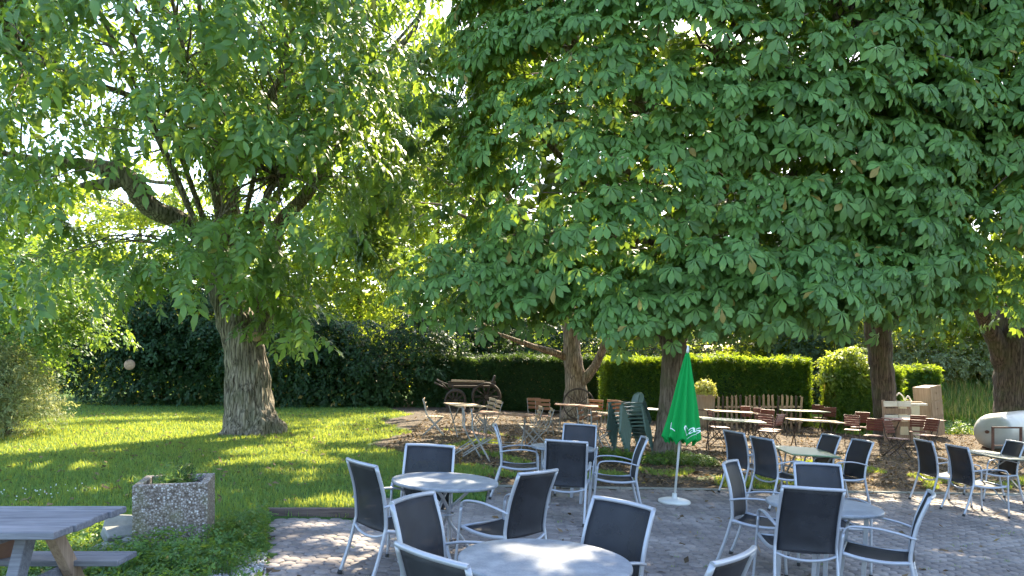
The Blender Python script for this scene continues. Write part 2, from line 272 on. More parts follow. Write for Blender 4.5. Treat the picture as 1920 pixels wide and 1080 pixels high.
class MB:
    def __init__(s): s.v = []; s.f = []; s.m = []; s.s = []
    def add(s, vs, fs, mi=0, smooth=False):
        b = len(s.v); s.v += [tuple(v) for v in vs]; s.f += [tuple(i + b for i in f) for f in fs]
        s.m += [mi] * len(fs); s.s += [smooth] * len(fs)
    def box(s, c, size, rot=None, mi=0, bev=0.0, taper=None):
        hx, hy, hz = [a / 2 for a in size]; c = Vector(c)
        if bev <= 0:
            vs = [Vector((x * hx, y * hy, z * hz)) for z in (-1, 1) for (x, y) in ((-1, -1), (1, -1), (1, 1), (-1, 1))]
            fs = [(3, 2, 1, 0), (4, 5, 6, 7), (0, 1, 5, 4), (1, 2, 6, 5), (2, 3, 7, 6), (3, 0, 4, 7)]
        else:
            b = min(bev, hx * .9, hy * .9, hz * .9); vs = []
            for z, ins in ((-hz, b), (-hz + b, 0), (hz - b, 0), (hz, b)):
                X, Y = hx - ins, hy - ins; k = b * .6
                vs += [Vector(q) for q in ((-X + k, -Y, z), (X - k, -Y, z), (X, -Y + k, z), (X, Y - k, z), (X - k, Y, z), (-X + k, Y, z), (-X, Y - k, z), (-X, -Y + k, z))]
            fs = [tuple(range(7, -1, -1)), tuple(range(24, 32))]
            for r_ in range(3):
                for i in range(8): fs.append((r_ * 8 + i, r_ * 8 + (i + 1) % 8, r_ * 8 + 8 + (i + 1) % 8, r_ * 8 + 8 + i))
        if taper:
            for v in vs:
                k = 1 + (taper - 1) * (v.z + hz) / (2 * hz); v.x *= k; v.y *= k
        if rot is not None:
            R = rot if isinstance(rot, Matrix) else Matrix.Rotation(rot, 3, 'Z')
            vs = [R @ v for v in vs]
        s.add([v + c for v in vs], fs, mi)
    def bar(s, a, b, w, h, mi=0, up=(0, 0, 1), bev=0.0):
        a = Vector(a); b = Vector(b); d = b - a; L_ = d.length; z = d.normalized()
        u = Vector(up)
        if abs(z.dot(u)) > .98: u = Vector((1, 0, 0))
        x = u.cross(z).normalized(); y = z.cross(x)
        R = Matrix((x, y, z)).transposed(); s.box((a + b) / 2, (w, h, L_), R, mi, bev)
    def tube(s, pts, rad, n=8, mi=0, flat=None, caps=True, smooth=True, closed=False):
        P = [Vector(p) for p in pts]; k = len(P)
        R = rad if isinstance(rad, (list, tuple)) else [rad] * k
        tang = []
        for i in range(k):
            if closed: t = P[(i + 1) % k] - P[i - 1]
            else: t = P[min(i + 1, k - 1)] - P[max(i - 1, 0)]
            tang.append(t.normalized())
        u = Vector((0, 0, 1)) if abs(tang[0].z) < .9 else Vector((0, 1, 0))
        x = u.cross(tang[0]).normalized(); vs = []
        for i in range(k):
            t = tang[i]; x = (x - t * x.dot(t)).normalized(); y = t.cross(x)
            fx, fy = flat if flat else (1, 1)
            for j in range(n):
                a = 2 * math.pi * j / n; vs.append(P[i] + x * (math.cos(a) * R[i] * fx) + y * (math.sin(a) * R[i] * fy))
        fs = []
        for i in range(k if closed else k - 1):
            for j in range(n):
                a0 = i * n; a1 = ((i + 1) % k) * n
                fs.append((a0 + j, a0 + (j + 1) % n, a1 + (j + 1) % n, a1 + j))
        s.add(vs, fs, mi, smooth)
        if caps and not closed:
            b = len(s.v) - len(vs)
            s.f += [tuple(b + j for j in range(n - 1, -1, -1)), tuple(b + (k - 1) * n + j for j in range(n))]; s.m += [mi] * 2; s.s += [False] * 2
    def lathe(s, prof, n=32, mi=0, c=(0, 0, 0), smooth=True):
        c = Vector(c); vs = []
        for r_, z in prof:
            for j in range(n):
                a = 2 * math.pi * j / n; vs.append(c + Vector((r_ * math.cos(a), r_ * math.sin(a), z)))
        fs = []
        for i in range(len(prof) - 1):
            for j in range(n): fs.append((i * n + j, i * n + (j + 1) % n, (i + 1) * n + (j + 1) % n, (i + 1) * n + j))
        s.add(vs, fs, mi, smooth); b = len(s.v) - len(vs)
        s.f += [tuple(b + j for j in range(n - 1, -1, -1)), tuple(b + (len(prof) - 1) * n + j for j in range(n))]; s.m += [mi] * 2; s.s += [False] * 2
    def sheet(s, fn, nu, nv, th=0.003, mi=0, smooth=True):
        """thick double sheet over fn(u,v)"""
        g = [[Vector(fn(i / nu, j / nv)) for j in range(nv + 1)] for i in range(nu + 1)]
        vs = []
        for sgn in (0.5, -0.5):
            for i in range(nu + 1):
                for j in range(nv + 1):
                    a = g[min(i + 1, nu)][j] - g[max(i - 1, 0)][j]; b = g[i][min(j + 1, nv)] - g[i][max(j - 1, 0)]
                    n_ = a.cross(b).normalized(); vs.append(g[i][j] + n_ * th * sgn)
        W = nv + 1; O = (nu + 1) * W; fs = []
        for i in range(nu):
            for j in range(nv):
                a, b, c, d = i * W + j, (i + 1) * W + j, (i + 1) * W + j + 1, i * W + j + 1
                fs += [(a, b, c, d), (O + d, O + c, O + b, O + a)]
        for i in range(nu): fs += [(i * W, O + i * W, O + (i + 1) * W, (i + 1) * W), ((i + 1) * W + nv, O + (i + 1) * W + nv, O + i * W + nv, i * W + nv)]
        for j in range(nv): fs += [(j + 1, O + j + 1, O + j, j), (nu * W + j, O + nu * W + j, O + nu * W + j + 1, nu * W + j + 1)]
        s.add(vs, fs, mi, smooth)
    def build(s, name, mats, parent=None):
        sizes = [len(f) for f in s.f]; loops = [i for f in s.f for i in f]
        return add_mesh(name, s.v, loops, sizes, mats, s.m, parent, s.s)
def tag(o, label=None, cat=None, group=None, kind=None):
    if label: o['label'] = label
    if cat: o['category'] = cat
    if group: o['group'] = group
    if kind: o['kind'] = kind
    return o
def empty(name, loc, rz=0, label=None, cat=None, group=None):
    o = bpy.data.objects.new(name, None); COL.objects.link(o); o.location = loc; o.rotation_euler = (0, 0, rz); o.empty_display_size = 0.1
    return tag(o, label, cat, group)
def dup(root, loc, rot, label, group=None):
    r_ = root.copy(); COL.objects.link(r_); r_.location = loc; r_.rotation_euler = rot if isinstance(rot, tuple) else (0, 0, rot)
    r_['label'] = label
    if group: r_['group'] = group
    for ch in list(root.children):
        c = ch.copy(); COL.objects.link(c); c.parent = r_
        for g in ch.children:
            d_ = g.copy(); COL.objects.link(d_); d_.parent = c
    return r_
def bez(pts, n=6):
    """Catmull-Rom through points"""
    P = [Vector(p) for p in pts]; P = [P[0] * 2 - P[1]] + P + [P[-1] * 2 - P[-2]]; out = []
    for i in range(1, len(P) - 2):
        for k in range(n):
            t = k / n; a, b, c, d = P[i - 1:i + 3]
            out.append(0.5 * ((2 * b) + (c - a) * t + (2 * a - 5 * b + 4 * c - d) * t * t + (-a + 3 * b - 3 * c + d) * t ** 3))
    out.append(P[-2]); return out

# ------------------------------------------------------------------ ground
def paved(x, y):
    """inside the paved terrace"""
    x = np.asarray(x, float); y = np.asarray(y, float)
    left = -2.7 + (8.3 - y) * 0.31
    back = np.where(x < -1.82, 8.3, np.where(x < -0.35, 9.6, 10.85 + .22 * np.maximum(x, -.35)))
    return (x > left) & (y < back) & (y > 2) & (x < 14)
def hgt(x, y):
    x = np.asarray(x, float); y = np.asarray(y, float)
    r_ = 0.03 * np.sin(x * 0.5 + 1) * np.sin(y * 0.41) * np.clip((y - 13) / 4, 0, 1)
    s = np.clip((y - 26) / 9, 0, 1) * np.clip((x - 13) / 4, 0, 1); s = s * s * (3 - 2 * s)
    return lie(x) + r_ + 2.2 * s + np.where(paved(x, y), -0.016, 0.0)
def turf(x, y):
    x = np.asarray(x, float); y = np.asarray(y, float)
    edge = -1.9 + 0.35 * np.sin(y * 1.1) - 0.14 * (y - 10.8)
    t = np.clip((edge - x) / 1.0 + 0.5, 0, 1)
    strip = np.clip(1 - np.abs(y - 12.1 - .2 * x) / 1.5, 0, 1) * np.clip(1.15 - .7 * np.abs(np.sin(x * 0.55 + 0.9)), 0, 1) * np.where(x > 1.5, .62, .9)
    nb = np.clip((11.2 - y) / .6, 0, 1) * np.clip((y - 8.2) / .3, 0, 1) * (x < -.2) * .8
    behind = np.clip((y - 23 - 0.5 * np.sin(x)) / 1.5, 0, 1) * np.clip((x - 10.3) / 1.0, 0, 1)
    litter = (x > -2) * (y < 19) * (y > 12) * (.12 + .2 * np.clip(np.sin(x * .9 + y * .5), 0, 1))
    t = np.maximum.reduce([t, strip, nb, behind, litter])
    t = np.where((y < 6.6) & (x > -3.2) & (x < -1.6), np.minimum(t, 0.35), t)
    return np.where(y > 34, 1, t)
xs = np.concatenate([[-400, -200, -100, -60, -40, -28], np.arange(-20, 20.01, 0.16), [28, 40, 60, 100, 200, 400]])
ys = np.concatenate([[-100, -40, -15, -5], np.arange(0, 40.01, 0.16), [50, 70, 100, 200, 600]])
X, Y = np.meshgrid(xs, ys, indexing='ij'); Z = hgt(X, Y)
Vg = np.stack([X, Y, Z], -1).reshape(-1, 3); nx, ny = len(xs), len(ys)
ii, jj = np.meshgrid(np.arange(nx - 1), np.arange(ny - 1), indexing='ij'); a = (ii * ny + jj).ravel()
Fg = np.stack([a, a + ny, a + ny + 1, a + 1], 1)
ground = add_mesh('ground', Vg, Fg.ravel(), np.full(len(Fg), 4), [M['ground'], M['joint']], (paved(X, Y)[1:, 1:] & paved(X, Y)[:-1, :-1] & paved(X, Y)[1:, :-1] & paved(X, Y)[:-1, 1:]).ravel().astype(int), smooth=True); tag(ground, kind='structure')
att = ground.data.attributes.new('turf', 'FLOAT', 'POINT'); att.data.foreach_set('value', turf(X, Y).ravel().astype(np.float32))
# pavers
pv = []; pf = []; ps = []
R0 = 0.079; dx = R0 * 1.5; dy = R0 * math.sqrt(3); nb = 0
for i in range(int(16 / dx)):
    for j in range(int(11.5 / dy)):
        cx = -3.0 + i * dx; cy = 3.2 + j * dy + (dy / 2 if i % 2 else 0)
        ok = bool(paved(cx + .05, cy)) and bool(paved(cx - .05, cy + .05)) and cx < 11.5 and abs(cx) < 0.75 * cy + 1.5
        if not ok: continue
        tx, ty = rng.normal(0, 0.016, 2); h0 = rng.normal(0, 0.0024)
        ring = []; zc_ = float(lie(cx)); sl_ = math.tan(tiltat(cx))
        for k in range(6):          # hexagon with nipped corners
            for s_ in (-1, 1):
                an = math.radians(60 * k) + s_ * math.radians(19); ring.append((math.cos(an) * R0 * .915, math.sin(an) * R0 * .915))
        for (sc, z) in ((1.0, -.03), (1.0, -.006), (.90, 0.0)):
            for (x, y) in ring: pv.append((cx + x * sc, cy + y * sc, zc_ + z + h0 + x * (tx - sl_) + y * ty))
        for r_ in range(2):
            for k in range(12): pf += [nb + r_ * 12 + k, nb + r_ * 12 + (k + 1) % 12, nb + r_ * 12 + 12 + (k + 1) % 12, nb + r_ * 12 + 12 + k]; ps.append(4)
        pf += list(range(nb + 24, nb + 36)); ps.append(12); nb += 36
tag(add_mesh('paving', pv, pf, ps, M['paver']), kind='structure')
kb = MB(); kb.box((-2.25, 8.335, 0.13), (.98, 0.05, 0.11), bev=.006)
tag(kb.build('kerb', M['kerb']), kind='structure')
kb = MB(); xk = -0.33
while xk < 12:
    q0 = Vector((xk, 10.89 + .22 * xk, float(lie(xk)) - .03)); xk += .49; q1 = Vector((xk - .008, 10.89 + .22 * xk, float(lie(xk)) - .03)); kb.bar(q0, q1, .06, .10, bev=.006)
tag(kb.build('kerb', M['cement']), kind='structure')

# ------------------------------------------------------------------ leaf building
def leaflet(L_, W, rows, droop, fold=0.15, y0=0.0):
    """rows: (t, w) inner rows -> verts base, rows*3, tip"""
    v = [(0, y0, 0)]
    for t, w in rows:
        y = y0 + L_ * t; z = -droop * t * t * L_
        v += [(-W / 2 * w, y, z + fold * W * w), (0, y, z), (W / 2 * w, y, z + fold * W * w)]
    v.append((0, y0 + L_, -droop * L_)); n = len(rows); f = [(0, 2, 1), (0, 3, 2)]
    for k in range(n - 1):
        b = 1 + 3 * k; f += [(b, b + 1, b + 4, b + 3), (b + 1, b + 2, b + 5, b + 4)]
    b = 1 + 3 * (n - 1); T = len(v) - 1; f += [(b, b + 1, T), (b + 1, b + 2, T)]
    return np.array(v), f
def merge(parts):
    V, Fc = [], []; b = 0
    for v, f in parts: V.append(v); Fc += [tuple(i + b for i in q) for q in f]; b += len(v)
    V = np.concatenate(V); lo = np.array([i for q in Fc for i in q]); sz = np.array([len(q) for q in Fc]); return V, lo, sz
def rotz(v, a): c, s = math.cos(a), math.sin(a); return np.stack([v[:, 0] * c - v[:, 1] * s, v[:, 0] * s + v[:, 1] * c, v[:, 2]], 1)
def palmate(seed, lod=0):
    r_ = random.Random(seed); parts = []
    for a, l in zip((-112, -72, -36, 0, 36, 72, 112), (.58, .8, .95, 1, .95, .8, .58)):
        if lod == 0: v, f = leaflet(.190 * l * r_.uniform(.9, 1.08), .080 * (l * .5 + .5), ((.38, .36), (.68, 1.0), (.88, .68)), .30 + r_.uniform(-.1, .3), .16)
        else: v, f = leaflet(.190 * l, .075 * (l * .5 + .5), ((.65, 1.0),), .35, .1)
        parts.append((rotz(v, math.radians(a + r_.uniform(-6, 6))), f))
    return merge(parts)
def pinnate(seed, lod=0):
    r_ = random.Random(seed); parts = []; rows = ((.25, .8), (.6, 1.0)) if lod == 0 else ((.5, 1.0),)
    for k, (t, l) in enumerate(((.35, .7), (.35, .7), (.62, .9), (.62, .9), (.86, 1), (.86, 1), (1.0, 1.15))):
        v, f = leaflet(.150 * l * r_.uniform(.85, 1.1), .068 * l, rows, .35 + r_.uniform(-.2, .4), .14)
        a = 0 if k == 6 else (1 if k % 2 else -1) * math.radians(r_.uniform(48, 72))
        v = rotz(v, a); v[:, 1] += .26 * t; v[:, 2] -= .09 * t * t; parts.append((v, f))
    v = np.array([(-.003, 0, 0), (.003, 0, 0), (.003, .26, -.09), (-.003, .26, -.09)]); parts.append((v, [(0, 1, 2, 3)]))
    return merge(parts)
def single(L_, W, droop=.3, lod=1):
    return merge([leaflet(L_, W, ((.45, 1.0),) if lod else ((.3, .85), (.65, .9)), droop, .12)])
def sprig(seed, n=5, L_=.09, W=.055, span=.2):
    """short twig with n leaves"""
    r_ = random.Random(seed); parts = []
    for k in range(n):
        v, f = leaflet(L_ * r_.uniform(.7, 1.2), W * r_.uniform(.8, 1.2), ((.5, 1.0),), r_.uniform(0, .6), .12)
        v = rotz(v, math.radians(r_.uniform(-80, 80))); v[:, 1] += span * k / n; v[:, 2] += r_.uniform(-.03, .03); v[:, 0] += r_.uniform(-.02, .02); parts.append((v, f))
    return merge(parts)
def frames(Nn, Yd):
    """rotation matrices with z=Nn, y ~ Yd"""
    z = Nn / np.linalg.norm(Nn, axis=1, keepdims=True); y = Yd - (Yd * z).sum(1, keepdims=True) * z
    y /= np.linalg.norm(y, axis=1, keepdims=True) + 1e-9; x = np.cross(y, z); return np.stack([x, y, z], 2)
class Leaves:
    def __init__(s): s.V = []; s.L = []; s.S = []; s.MI = []; s.b = 0
    def put(s, tmpls, P, R, S, mi=0):
        k = len(tmpls); idx = rng.integers(0, k, len(P))
        for t in range(k):
            q = np.where(idx == t)[0]
            if not len(q): continue
            tv, tl, ts = tmpls[t]
            v = np.einsum('nij,vj->nvi', R[q], tv) * S[q][:, None, None] + P[q][:, None, :]
            n = len(tv); lo = tl[None, :] + (s.b + n * np.arange(len(q)))[:, None]
            s.V.append(v.reshape(-1, 3)); s.L.append(lo.ravel()); s.S.append(np.tile(ts, len(q))); s.MI.append(np.full(len(ts) * len(q), mi)); s.b += n * len(q)
    def build(s, name, mats, parent=None, smooth=False):
        return add_mesh(name, np.concatenate(s.V), np.concatenate(s.L), np.concatenate(s.S), mats, np.concatenate(s.MI), parent, smooth)
PALM = [palmate(i) for i in range(5)]; PALM1 = [palmate(i, 1) for i in range(3)]
PINN = [pinnate(i) for i in range(6)]; PINN1 = [pinnate(i, 1) for i in range(3)]
SPRIG = [sprig(i) for i in range(6)]; SPRIG_BIG = [sprig(i, 5, .15, .10, .3) for i in range(5)]
MAPLE = [sprig(i, 6, .11, .095, .22) for i in range(6)]

# sun gaps: places (x, y, z, rx, ry) on ground/tables the sun reaches; leaves in the way were never grown
GAPS = []
def gap(px, py, z, rx, ry): g_ = G(px, py, z); GAPS.append((g_.x, g_.y, g_.z, rx * .62, ry * .62))
for g_ in ((1000, 1048, .72, .13, .16), (940, 1030, .72, .09, .07), (1060, 1038, .72, .10, .07), (1020, 1072, .72, .10, .08), (1125, 1030, .72, .07, .05),
           (800, 888, .72, .15, .10), (850, 905, .72, .14, .07), (880, 890, .72, .09, .10), (700, 980, .43, .16, .12), (560, 1010, 0, .35, .16), (590, 985, 0, .30, .12), (640, 1010, 0, .3, .1), (540, 1060, 0, .3, .16), (620, 1055, 0, .3, .12),
           (480, 845, 0, .7, .7), (540, 840, 0, .5, .8), (420, 870, 0, .4, .3), (600, 870, 0, .5, .35), (690, 850, 0, .6, .2), (640, 940, 0, .5, .25), (250, 905, 0, .5, .2), (160, 925, 0, .5, .2),
           (1760, 1035, 0, .25, .1), (1840, 1048, 0, .3, .06), (1750, 940, 0, .5, .1), (1840, 955, 0, .5, .1), (1660, 925, 0, .35, .1), (1700, 890, 0, .4, .2), (780, 870, 0, .4, .1), (740, 915, .6, .12, .12)):
    gap(*g_)
for g_ in ((495, 848, 0, 1.3, 1.1), (455, 868, 0, .9, .7), (540, 862, 0, .9, .6), (590, 828, 0, 1.2, .6), (690, 826, 0, 1.3, .5), (650, 850, 0, .8, .35), (610, 950, 0, .8, .35), (560, 905, 0, .4, .2), (690, 985, .43, .30, .22), (735, 890, .6, .16, .1), (740, 975, .43, .12, .1)):
    gap(*g_)
for g_ in ((235, 822, 0, 4.2, 2.6), (330, 800, 0, 2.6, 2.0), (90, 845, 0, 2.6, 1.8), (60, 880, 0, 1.6, .9)):
    gap(*g_)
for k in range(9):
    GAPS.append((-13 + k * .42 + rng.uniform(-.3, .3), 17.5 + rng.uniform(-3, 5), .1, rng.uniform(.4, 1.0), rng.uniform(.4, .8)))
for k in range(46):           # flecks over the gravel and the far paving
    GAPS.append((rng.uniform(1.5, 12), rng.uniform(11.5, 22), -.2, rng.uniform(.12, .5), rng.uniform(.08, .3)))
GA = np.array(GAPS)
ORG = [np.zeros(3)]            # where the tree being built stands
def sunlit(P, pad=0.0):
    """mask of leaf positions that do NOT stand in a sun gap"""
    P = P + ORG[0]; t = (P[:, None, 2] - GA[None, :, 2]) / SD[2]
    qx = P[:, None, 0] - SD[0] * t - GA[None, :, 0]; qy = P[:, None, 1] - SD[1] * t - GA[None, :, 1]
    return ~(((qx / (GA[None, :, 3] + pad)) ** 2 + (qy / (GA[None, :, 4] + pad)) ** 2 < 1) & (t > 0)).any(1)
def unit(v): return v / (np.linalg.norm(v, axis=1, keepdims=True) + 1e-9)

def shell(n, c, semi, power=2.0, fmin=.75, fmax=1.0, zmin=None, front=None):
    """points on a superellipsoid shell + outward normals. front: fraction forced to face the camera side"""
    out = []
    while sum(len(o_[0]) for o_ in out) < n:
        d_ = unit(rng.normal(size=(n * 2, 3)))
        if front is not None:
            k = rng.random(len(d_)) < front; d_[k, 1] = -np.abs(d_[k, 1])
        r_ = (np.abs(d_) ** power).sum(1) ** (-1 / power); f_ = rng.uniform(fmin, fmax, len(d_))
        P = d_ * (r_ * f_)[:, None] * np.array(semi) + np.array(c)
        nn = np.sign(d_) * np.abs(d_ * r_[:, None]) ** (power - 1) / np.array(semi); nn = unit(nn)
        if zmin is not None:
            k = P[:, 2] > zmin; P = P[k]; nn = nn[k]
        out.append((P, nn))
    P = np.concatenate([o_[0] for o_ in out])[:n]; nn = np.concatenate([o_[1] for o_ in out])[:n]; return P, nn
def fan_clumps(lv, C, Nn, tmpl, m, rc, size=1.0, droop=.5, hang=1.0, mi=0, pad=.12, cull=True, jit=.35, wide=1.25):
    """each clump: a drooping layered fan of leaves facing outward"""
    n = len(C); up = np.array([0, 0, 1.0])
    rcs = rng.uniform(rc[0], rc[1], n)
    ax = unit(Nn * .55 + up * .80); t1 = unit(np.cross(np.tile(up, (n, 1)), Nn) + 1e-6); t2 = np.cross(ax, t1)
    k = np.repeat(np.arange(n), m); N_ = len(k)
    r_ = np.sqrt(rng.random(N_)); a_ = rng.uniform(0, 2 * math.pi, N_)
    u, v = r_ * np.cos(a_), r_ * np.sin(a_)
    P = C[k] + (t1[k] * (u * wide)[:, None] + t2[k] * (v * .94 / wide)[:, None]) * rcs[k][:, None] - ax[k] * (droop * r_ ** 2 * rcs[k])[:, None]
    P += rng.normal(0, .04, (N_, 3))
    rad = t1[k] * u[:, None] + t2[k] * v[:, None]
    nn = ax[k] + rad * .55 + rng.normal(0, jit, (N_, 3)); yd = rad * .9 + Nn[k] * .25 + rng.normal(0, .3, (N_, 3)) + np.array([0, 0, -1.0]) * hang
    S = size * rng.uniform(.72, 1.2, N_) * rng.uniform(.8, 1.18, n)[k]
    if cull:
        q = sunlit(P, pad); P, nn, yd, S = P[q], nn[q], yd[q], S[q]
    lv.put(tmpl, P, frames(nn, yd), S, mi)

# ------------------------------------------------------------------ trunks and limbs
def limb(mb, pts, rad, n=12, seg=6, rough=.06, mi=0, freq=3.0, ridges=0.0, flute=0):
    """organic tapered tube with noisy surface"""
    P = bez(pts, seg); R = []
    cnt = len(pts) - 1
    for i in range(len(P)):
        t = i / seg; k = min(int(t), cnt - 1); f_ = t - k; R.append(rad[k] * (1 - f_) + rad[k + 1] * f_)
    vs = []; tang = [(P[min(i + 1, len(P) - 1)] - P[max(i - 1, 0)]).normalized() for i in range(len(P))]
    u = Vector((0, 0, 1)) if abs(tang[0].z) < .9 else Vector((0, 1, 0)); x = u.cross(tang[0]).normalized()
    for i in range(len(P)):
        t = tang[i]; x = (x - t * x.dot(t)).normalized(); y = t.cross(x)
        for j in range(n):
            a = 2 * math.pi * j / n; d_ = x * math.cos(a) + y * math.sin(a); p_ = P[i] + d_ * R[i]
            k = 1 + rough * 2 * noise.noise(Vector(p_) * freq)
            if ridges: k += ridges * (abs(noise.noise(Vector((p_.x * 11, p_.y * 11, p_.z * 1.3)))) * 2 - .35)
            if flute: k += flute * max(0, 1 - i / (seg * 1.2)) * math.sin(a * 5 + 1) * .5
            vs.append(P[i] + d_ * (R[i] * k))
    fs = [(i * n + j, i * n + (j + 1) % n, (i + 1) * n + (j + 1) % n, (i + 1) * n + j) for i in range(len(P) - 1) for j in range(n)]
    mb.add(vs, fs, mi, True); b = len(mb.v) - len(vs)
    mb.f.append(tuple(b + (len(P) - 1) * n + j for j in range(n))); mb.m.append(mi); mb.s.append(False)
    return P
def twigs(mb, nodes, C, r0=.03, r1=.006, n=5, sag=.15):
    """branches from the nearest limb node to each clump centre"""
    nodes = np.array([tuple(p) for p in nodes])
    for c in C:
        d_ = np.linalg.norm(nodes - c, axis=1) + np.maximum(0, nodes[:, 2] - c[2]) * .8; a = Vector(nodes[d_.argmin()]); b = Vector(c)
        L_ = (b - a).length
        if L_ > 7: continue
        ts = np.linspace(0, 1, 6)[:, None]
        if not sunlit(np.array([a]) * (1 - ts) + np.array([b]) * ts, .02).all(): continue
        mid = (a + b) / 2 + Vector((random.uniform(-.12, .12) * L_, random.uniform(-.12, .12) * L_, random.uniform(0, sag) * L_))
        mb.tube(bez([a, mid, b], 4), [r0 + (r1 - r0) * i / 8 for i in range(9)], n, caps=False)

# ---- walnut
base = G(472, 812); WY = base.y
wal = empty('walnut_tree', base, 0, 'large walnut tree with deeply furrowed bark and green nuts on the sunny lawn', 'tree')
tk = MB(); nodes = []
def loc(px, py, Y=WY): return D(px, py, Y) - base
nodes += limb(tk, [Vector((0, 0, -.1)), Vector((0, 0, .12)), loc(467, 770), loc(463, 700), loc(455, 640), loc(437, 590), loc(418, 535), loc(408, 480)],
              [.80, .70, .56, .49, .46, .40, .34, .29], 144, 16, .05, ridges=.10, flute=.26)[20:]
nodes += limb(tk, [loc(470, 650), loc(495, 590), loc(508, 520), loc(520, 430), loc(585, 350, WY - .5), loc(660, 230, WY - 1), loc(730, 110, WY - 1.4), loc(780, 50, WY - 1.6), loc(800, -40, WY - 2)],
              [.24, .24, .20, .17, .14, .11, .08, .05, .03], 20, 6, .08, ridges=.05)
nodes += limb(tk, [loc(425, 545), loc(432, 470), loc(428, 380), loc(418, 280), loc(412, 170), loc(428, 60), loc(420, -80), loc(430, -260)],
              [.29, .28, .26, .24, .20, .17, .12, .07], 24, 6, .08, ridges=.05)
nodes += limb(tk, [loc(408, 490), loc(385, 450), loc(352, 422, WY - .4), loc(278, 385, WY - .9), loc(250, 345, WY - 1.2), loc(215, 322, WY - 1.4), loc(150, 308, WY - 1.8), loc(70, 300, WY - 2.5), loc(-30, 280, WY - 3)],
              [.26, .25, .23, .23, .25, .20, .12, .09, .05], 22, 6, .1, ridges=.06)
limb(tk, [loc(235, 330, WY - 1.3), loc(200, 345, WY - 1.45), loc(150, 348, WY - 1.6)], [.19, .14, .06], 14, 5, .12, ridges=.05)
nodes += limb(tk, [loc(420, 300), loc(370, 180, WY - 1.5), loc(290, 60, WY - 3), loc(180, -60, WY - 4.2)], [.09, .07, .05, .03], 10, 5)
nodes += limb(tk, [loc(425, 330), loc(480, 220, WY - 1.5), loc(560, 90, WY - 3), loc(620, -40, WY - 4.2)], [.09, .07, .05, .03], 10, 5)
nodes += limb(tk, [loc(415, 250), loc(300, 200, WY - 2), loc(160, 150, WY - 3.6), loc(30, 100, WY - 4.8)], [.09, .07, .05, .03], 10, 5)
nodes += limb(tk, [loc(430, 420), loc(480, 400, WY - 1.5), loc(520, 330, WY - 3)], [.10, .08, .05], 10, 5)
nodes += limb(tk, [loc(330, 345, WY - .2), loc(260, 330, WY + .4), loc(150, 240, WY + .8)], [.05, .04, .02], 8, 5)
for k in range(9):        # upper structure
    a = rng.uniform(0, 2 * math.pi); p0 = nodes[int(rng.integers(40, 90))]
    p2 = Vector((.3 + math.cos(a) * 4.2, -1.2 + math.sin(a) * 3.6, rng.uniform(8.5, 11.5)))
    nodes += limb(tk, [p0, (p0 + p2) / 2 + Vector((0, 0, .4)), p2], [.07, .05, .03], 8, 5)
nodes = [Vector(p) for p in nodes]
lv = Leaves(); bo = np.array(base); ORG[0] = bo
C, Nn = shell(355, (.3, -2.4, 7.2), (5.5, 6.3, 5.9), 2.0, .55, 1.0, 2.2, .66)
px_ = (C + bo)
# leave open windows towards the sky where the photo has them
def pix(P):
    P = np.asarray(P); return 960 + F * P[:, 0] / P[:, 1], HY - F * (P[:, 2] - CAMZ) / P[:, 1]
sky_windows = ((300, 290, 55, 60), (825, 130, 40, 90), (520, 350, 70, 45), (60, 230, 60, 30), (20, 430, 50, 40), (680, 270, 50, 35), (330, 350, 70, 30), (230, 45, 60, 25), (790, 300, 28, 40))
def windows(P, pad=0):
    u, v = pix(P + bo); k = np.ones(len(P), bool)
    for (a, b, c_, d_) in sky_windows: k &= ((u - a) / (c_ + pad)) ** 2 + ((v - b) / (d_ + pad)) ** 2 > 1
    return k
def low_ok(P):
    u, v = pix(P + bo)
    lim = np.interp(u, [0, 120, 200, 330, 380, 470, 560, 620, 700, 900], [490, 505, 540, 555, 540, 560, 570, 450, 370, 290]); fr_ = P[:, 1] < .3
    limb_clear = ~((u > 112) & (u < 366) & (v > 280) & (v < 445) & fr_); trunk_clear = ~((u > 345) & (u < 462) & (v > 490) & fr_)
    return (v < lim) & limb_clear & trunk_clear & (u < 865)
k = windows(C) & low_ok(C); C, Nn = C[k], Nn[k]
# shoots round the trunk and hand-placed low sprays
ex = np.array([tuple(loc(*q)) for q in ((500, 590, WY - .9), (530, 615, WY - .7), (485, 555, WY - 1.0), (545, 570, WY - .8), (520, 530, WY - 1.1), (470, 520, WY - 1), (440, 480, WY - 1.2), (500, 480, WY - 1.2), (555, 510, WY - 1.2), (590, 620, WY - 1.0),
    (395, 460, WY - 1.3), (350, 470, WY - 1.5), (300, 500, WY - 1.7), (320, 520, WY - 1.8), (260, 480, WY - 2), (420, 420, WY - 1.2), (455, 390, WY - 1.3), (520, 560, WY - .9), (380, 400, WY - 1.5), (460, 440, WY - 1.3), (200, 440, WY - 2.2), (130, 420, WY - 2.5), (80, 400, WY - 2.5), (160, 470, WY - 2.2))])
exn = np.tile(np.array([[0, -1, .2]]), (len(ex), 1)) + rng.normal(0, .3, (len(ex), 3)); exn = unit(exn)
fan_clumps(lv, C, Nn, PINN, 16, (.5, .9), 1.25, .55, 1.0, 0, .10)
fan_clumps(lv, ex, exn, PINN, 16, (.36, .52), 1.15, .6, 1.1, 0, .1)
C2, N2 = shell(190, (.2, -1.0, 7.4), (5.2, 4.6, 5.4), 2.0, .2, .85, 3.4, .3); k = windows(C2, 25) & low_ok(C2); C2, N2 = C2[k], N2[k]
fan_clumps(lv, C2, N2, PINN1, 15, (.6, 1.0), 1.25, .4, .7, 0, .05)
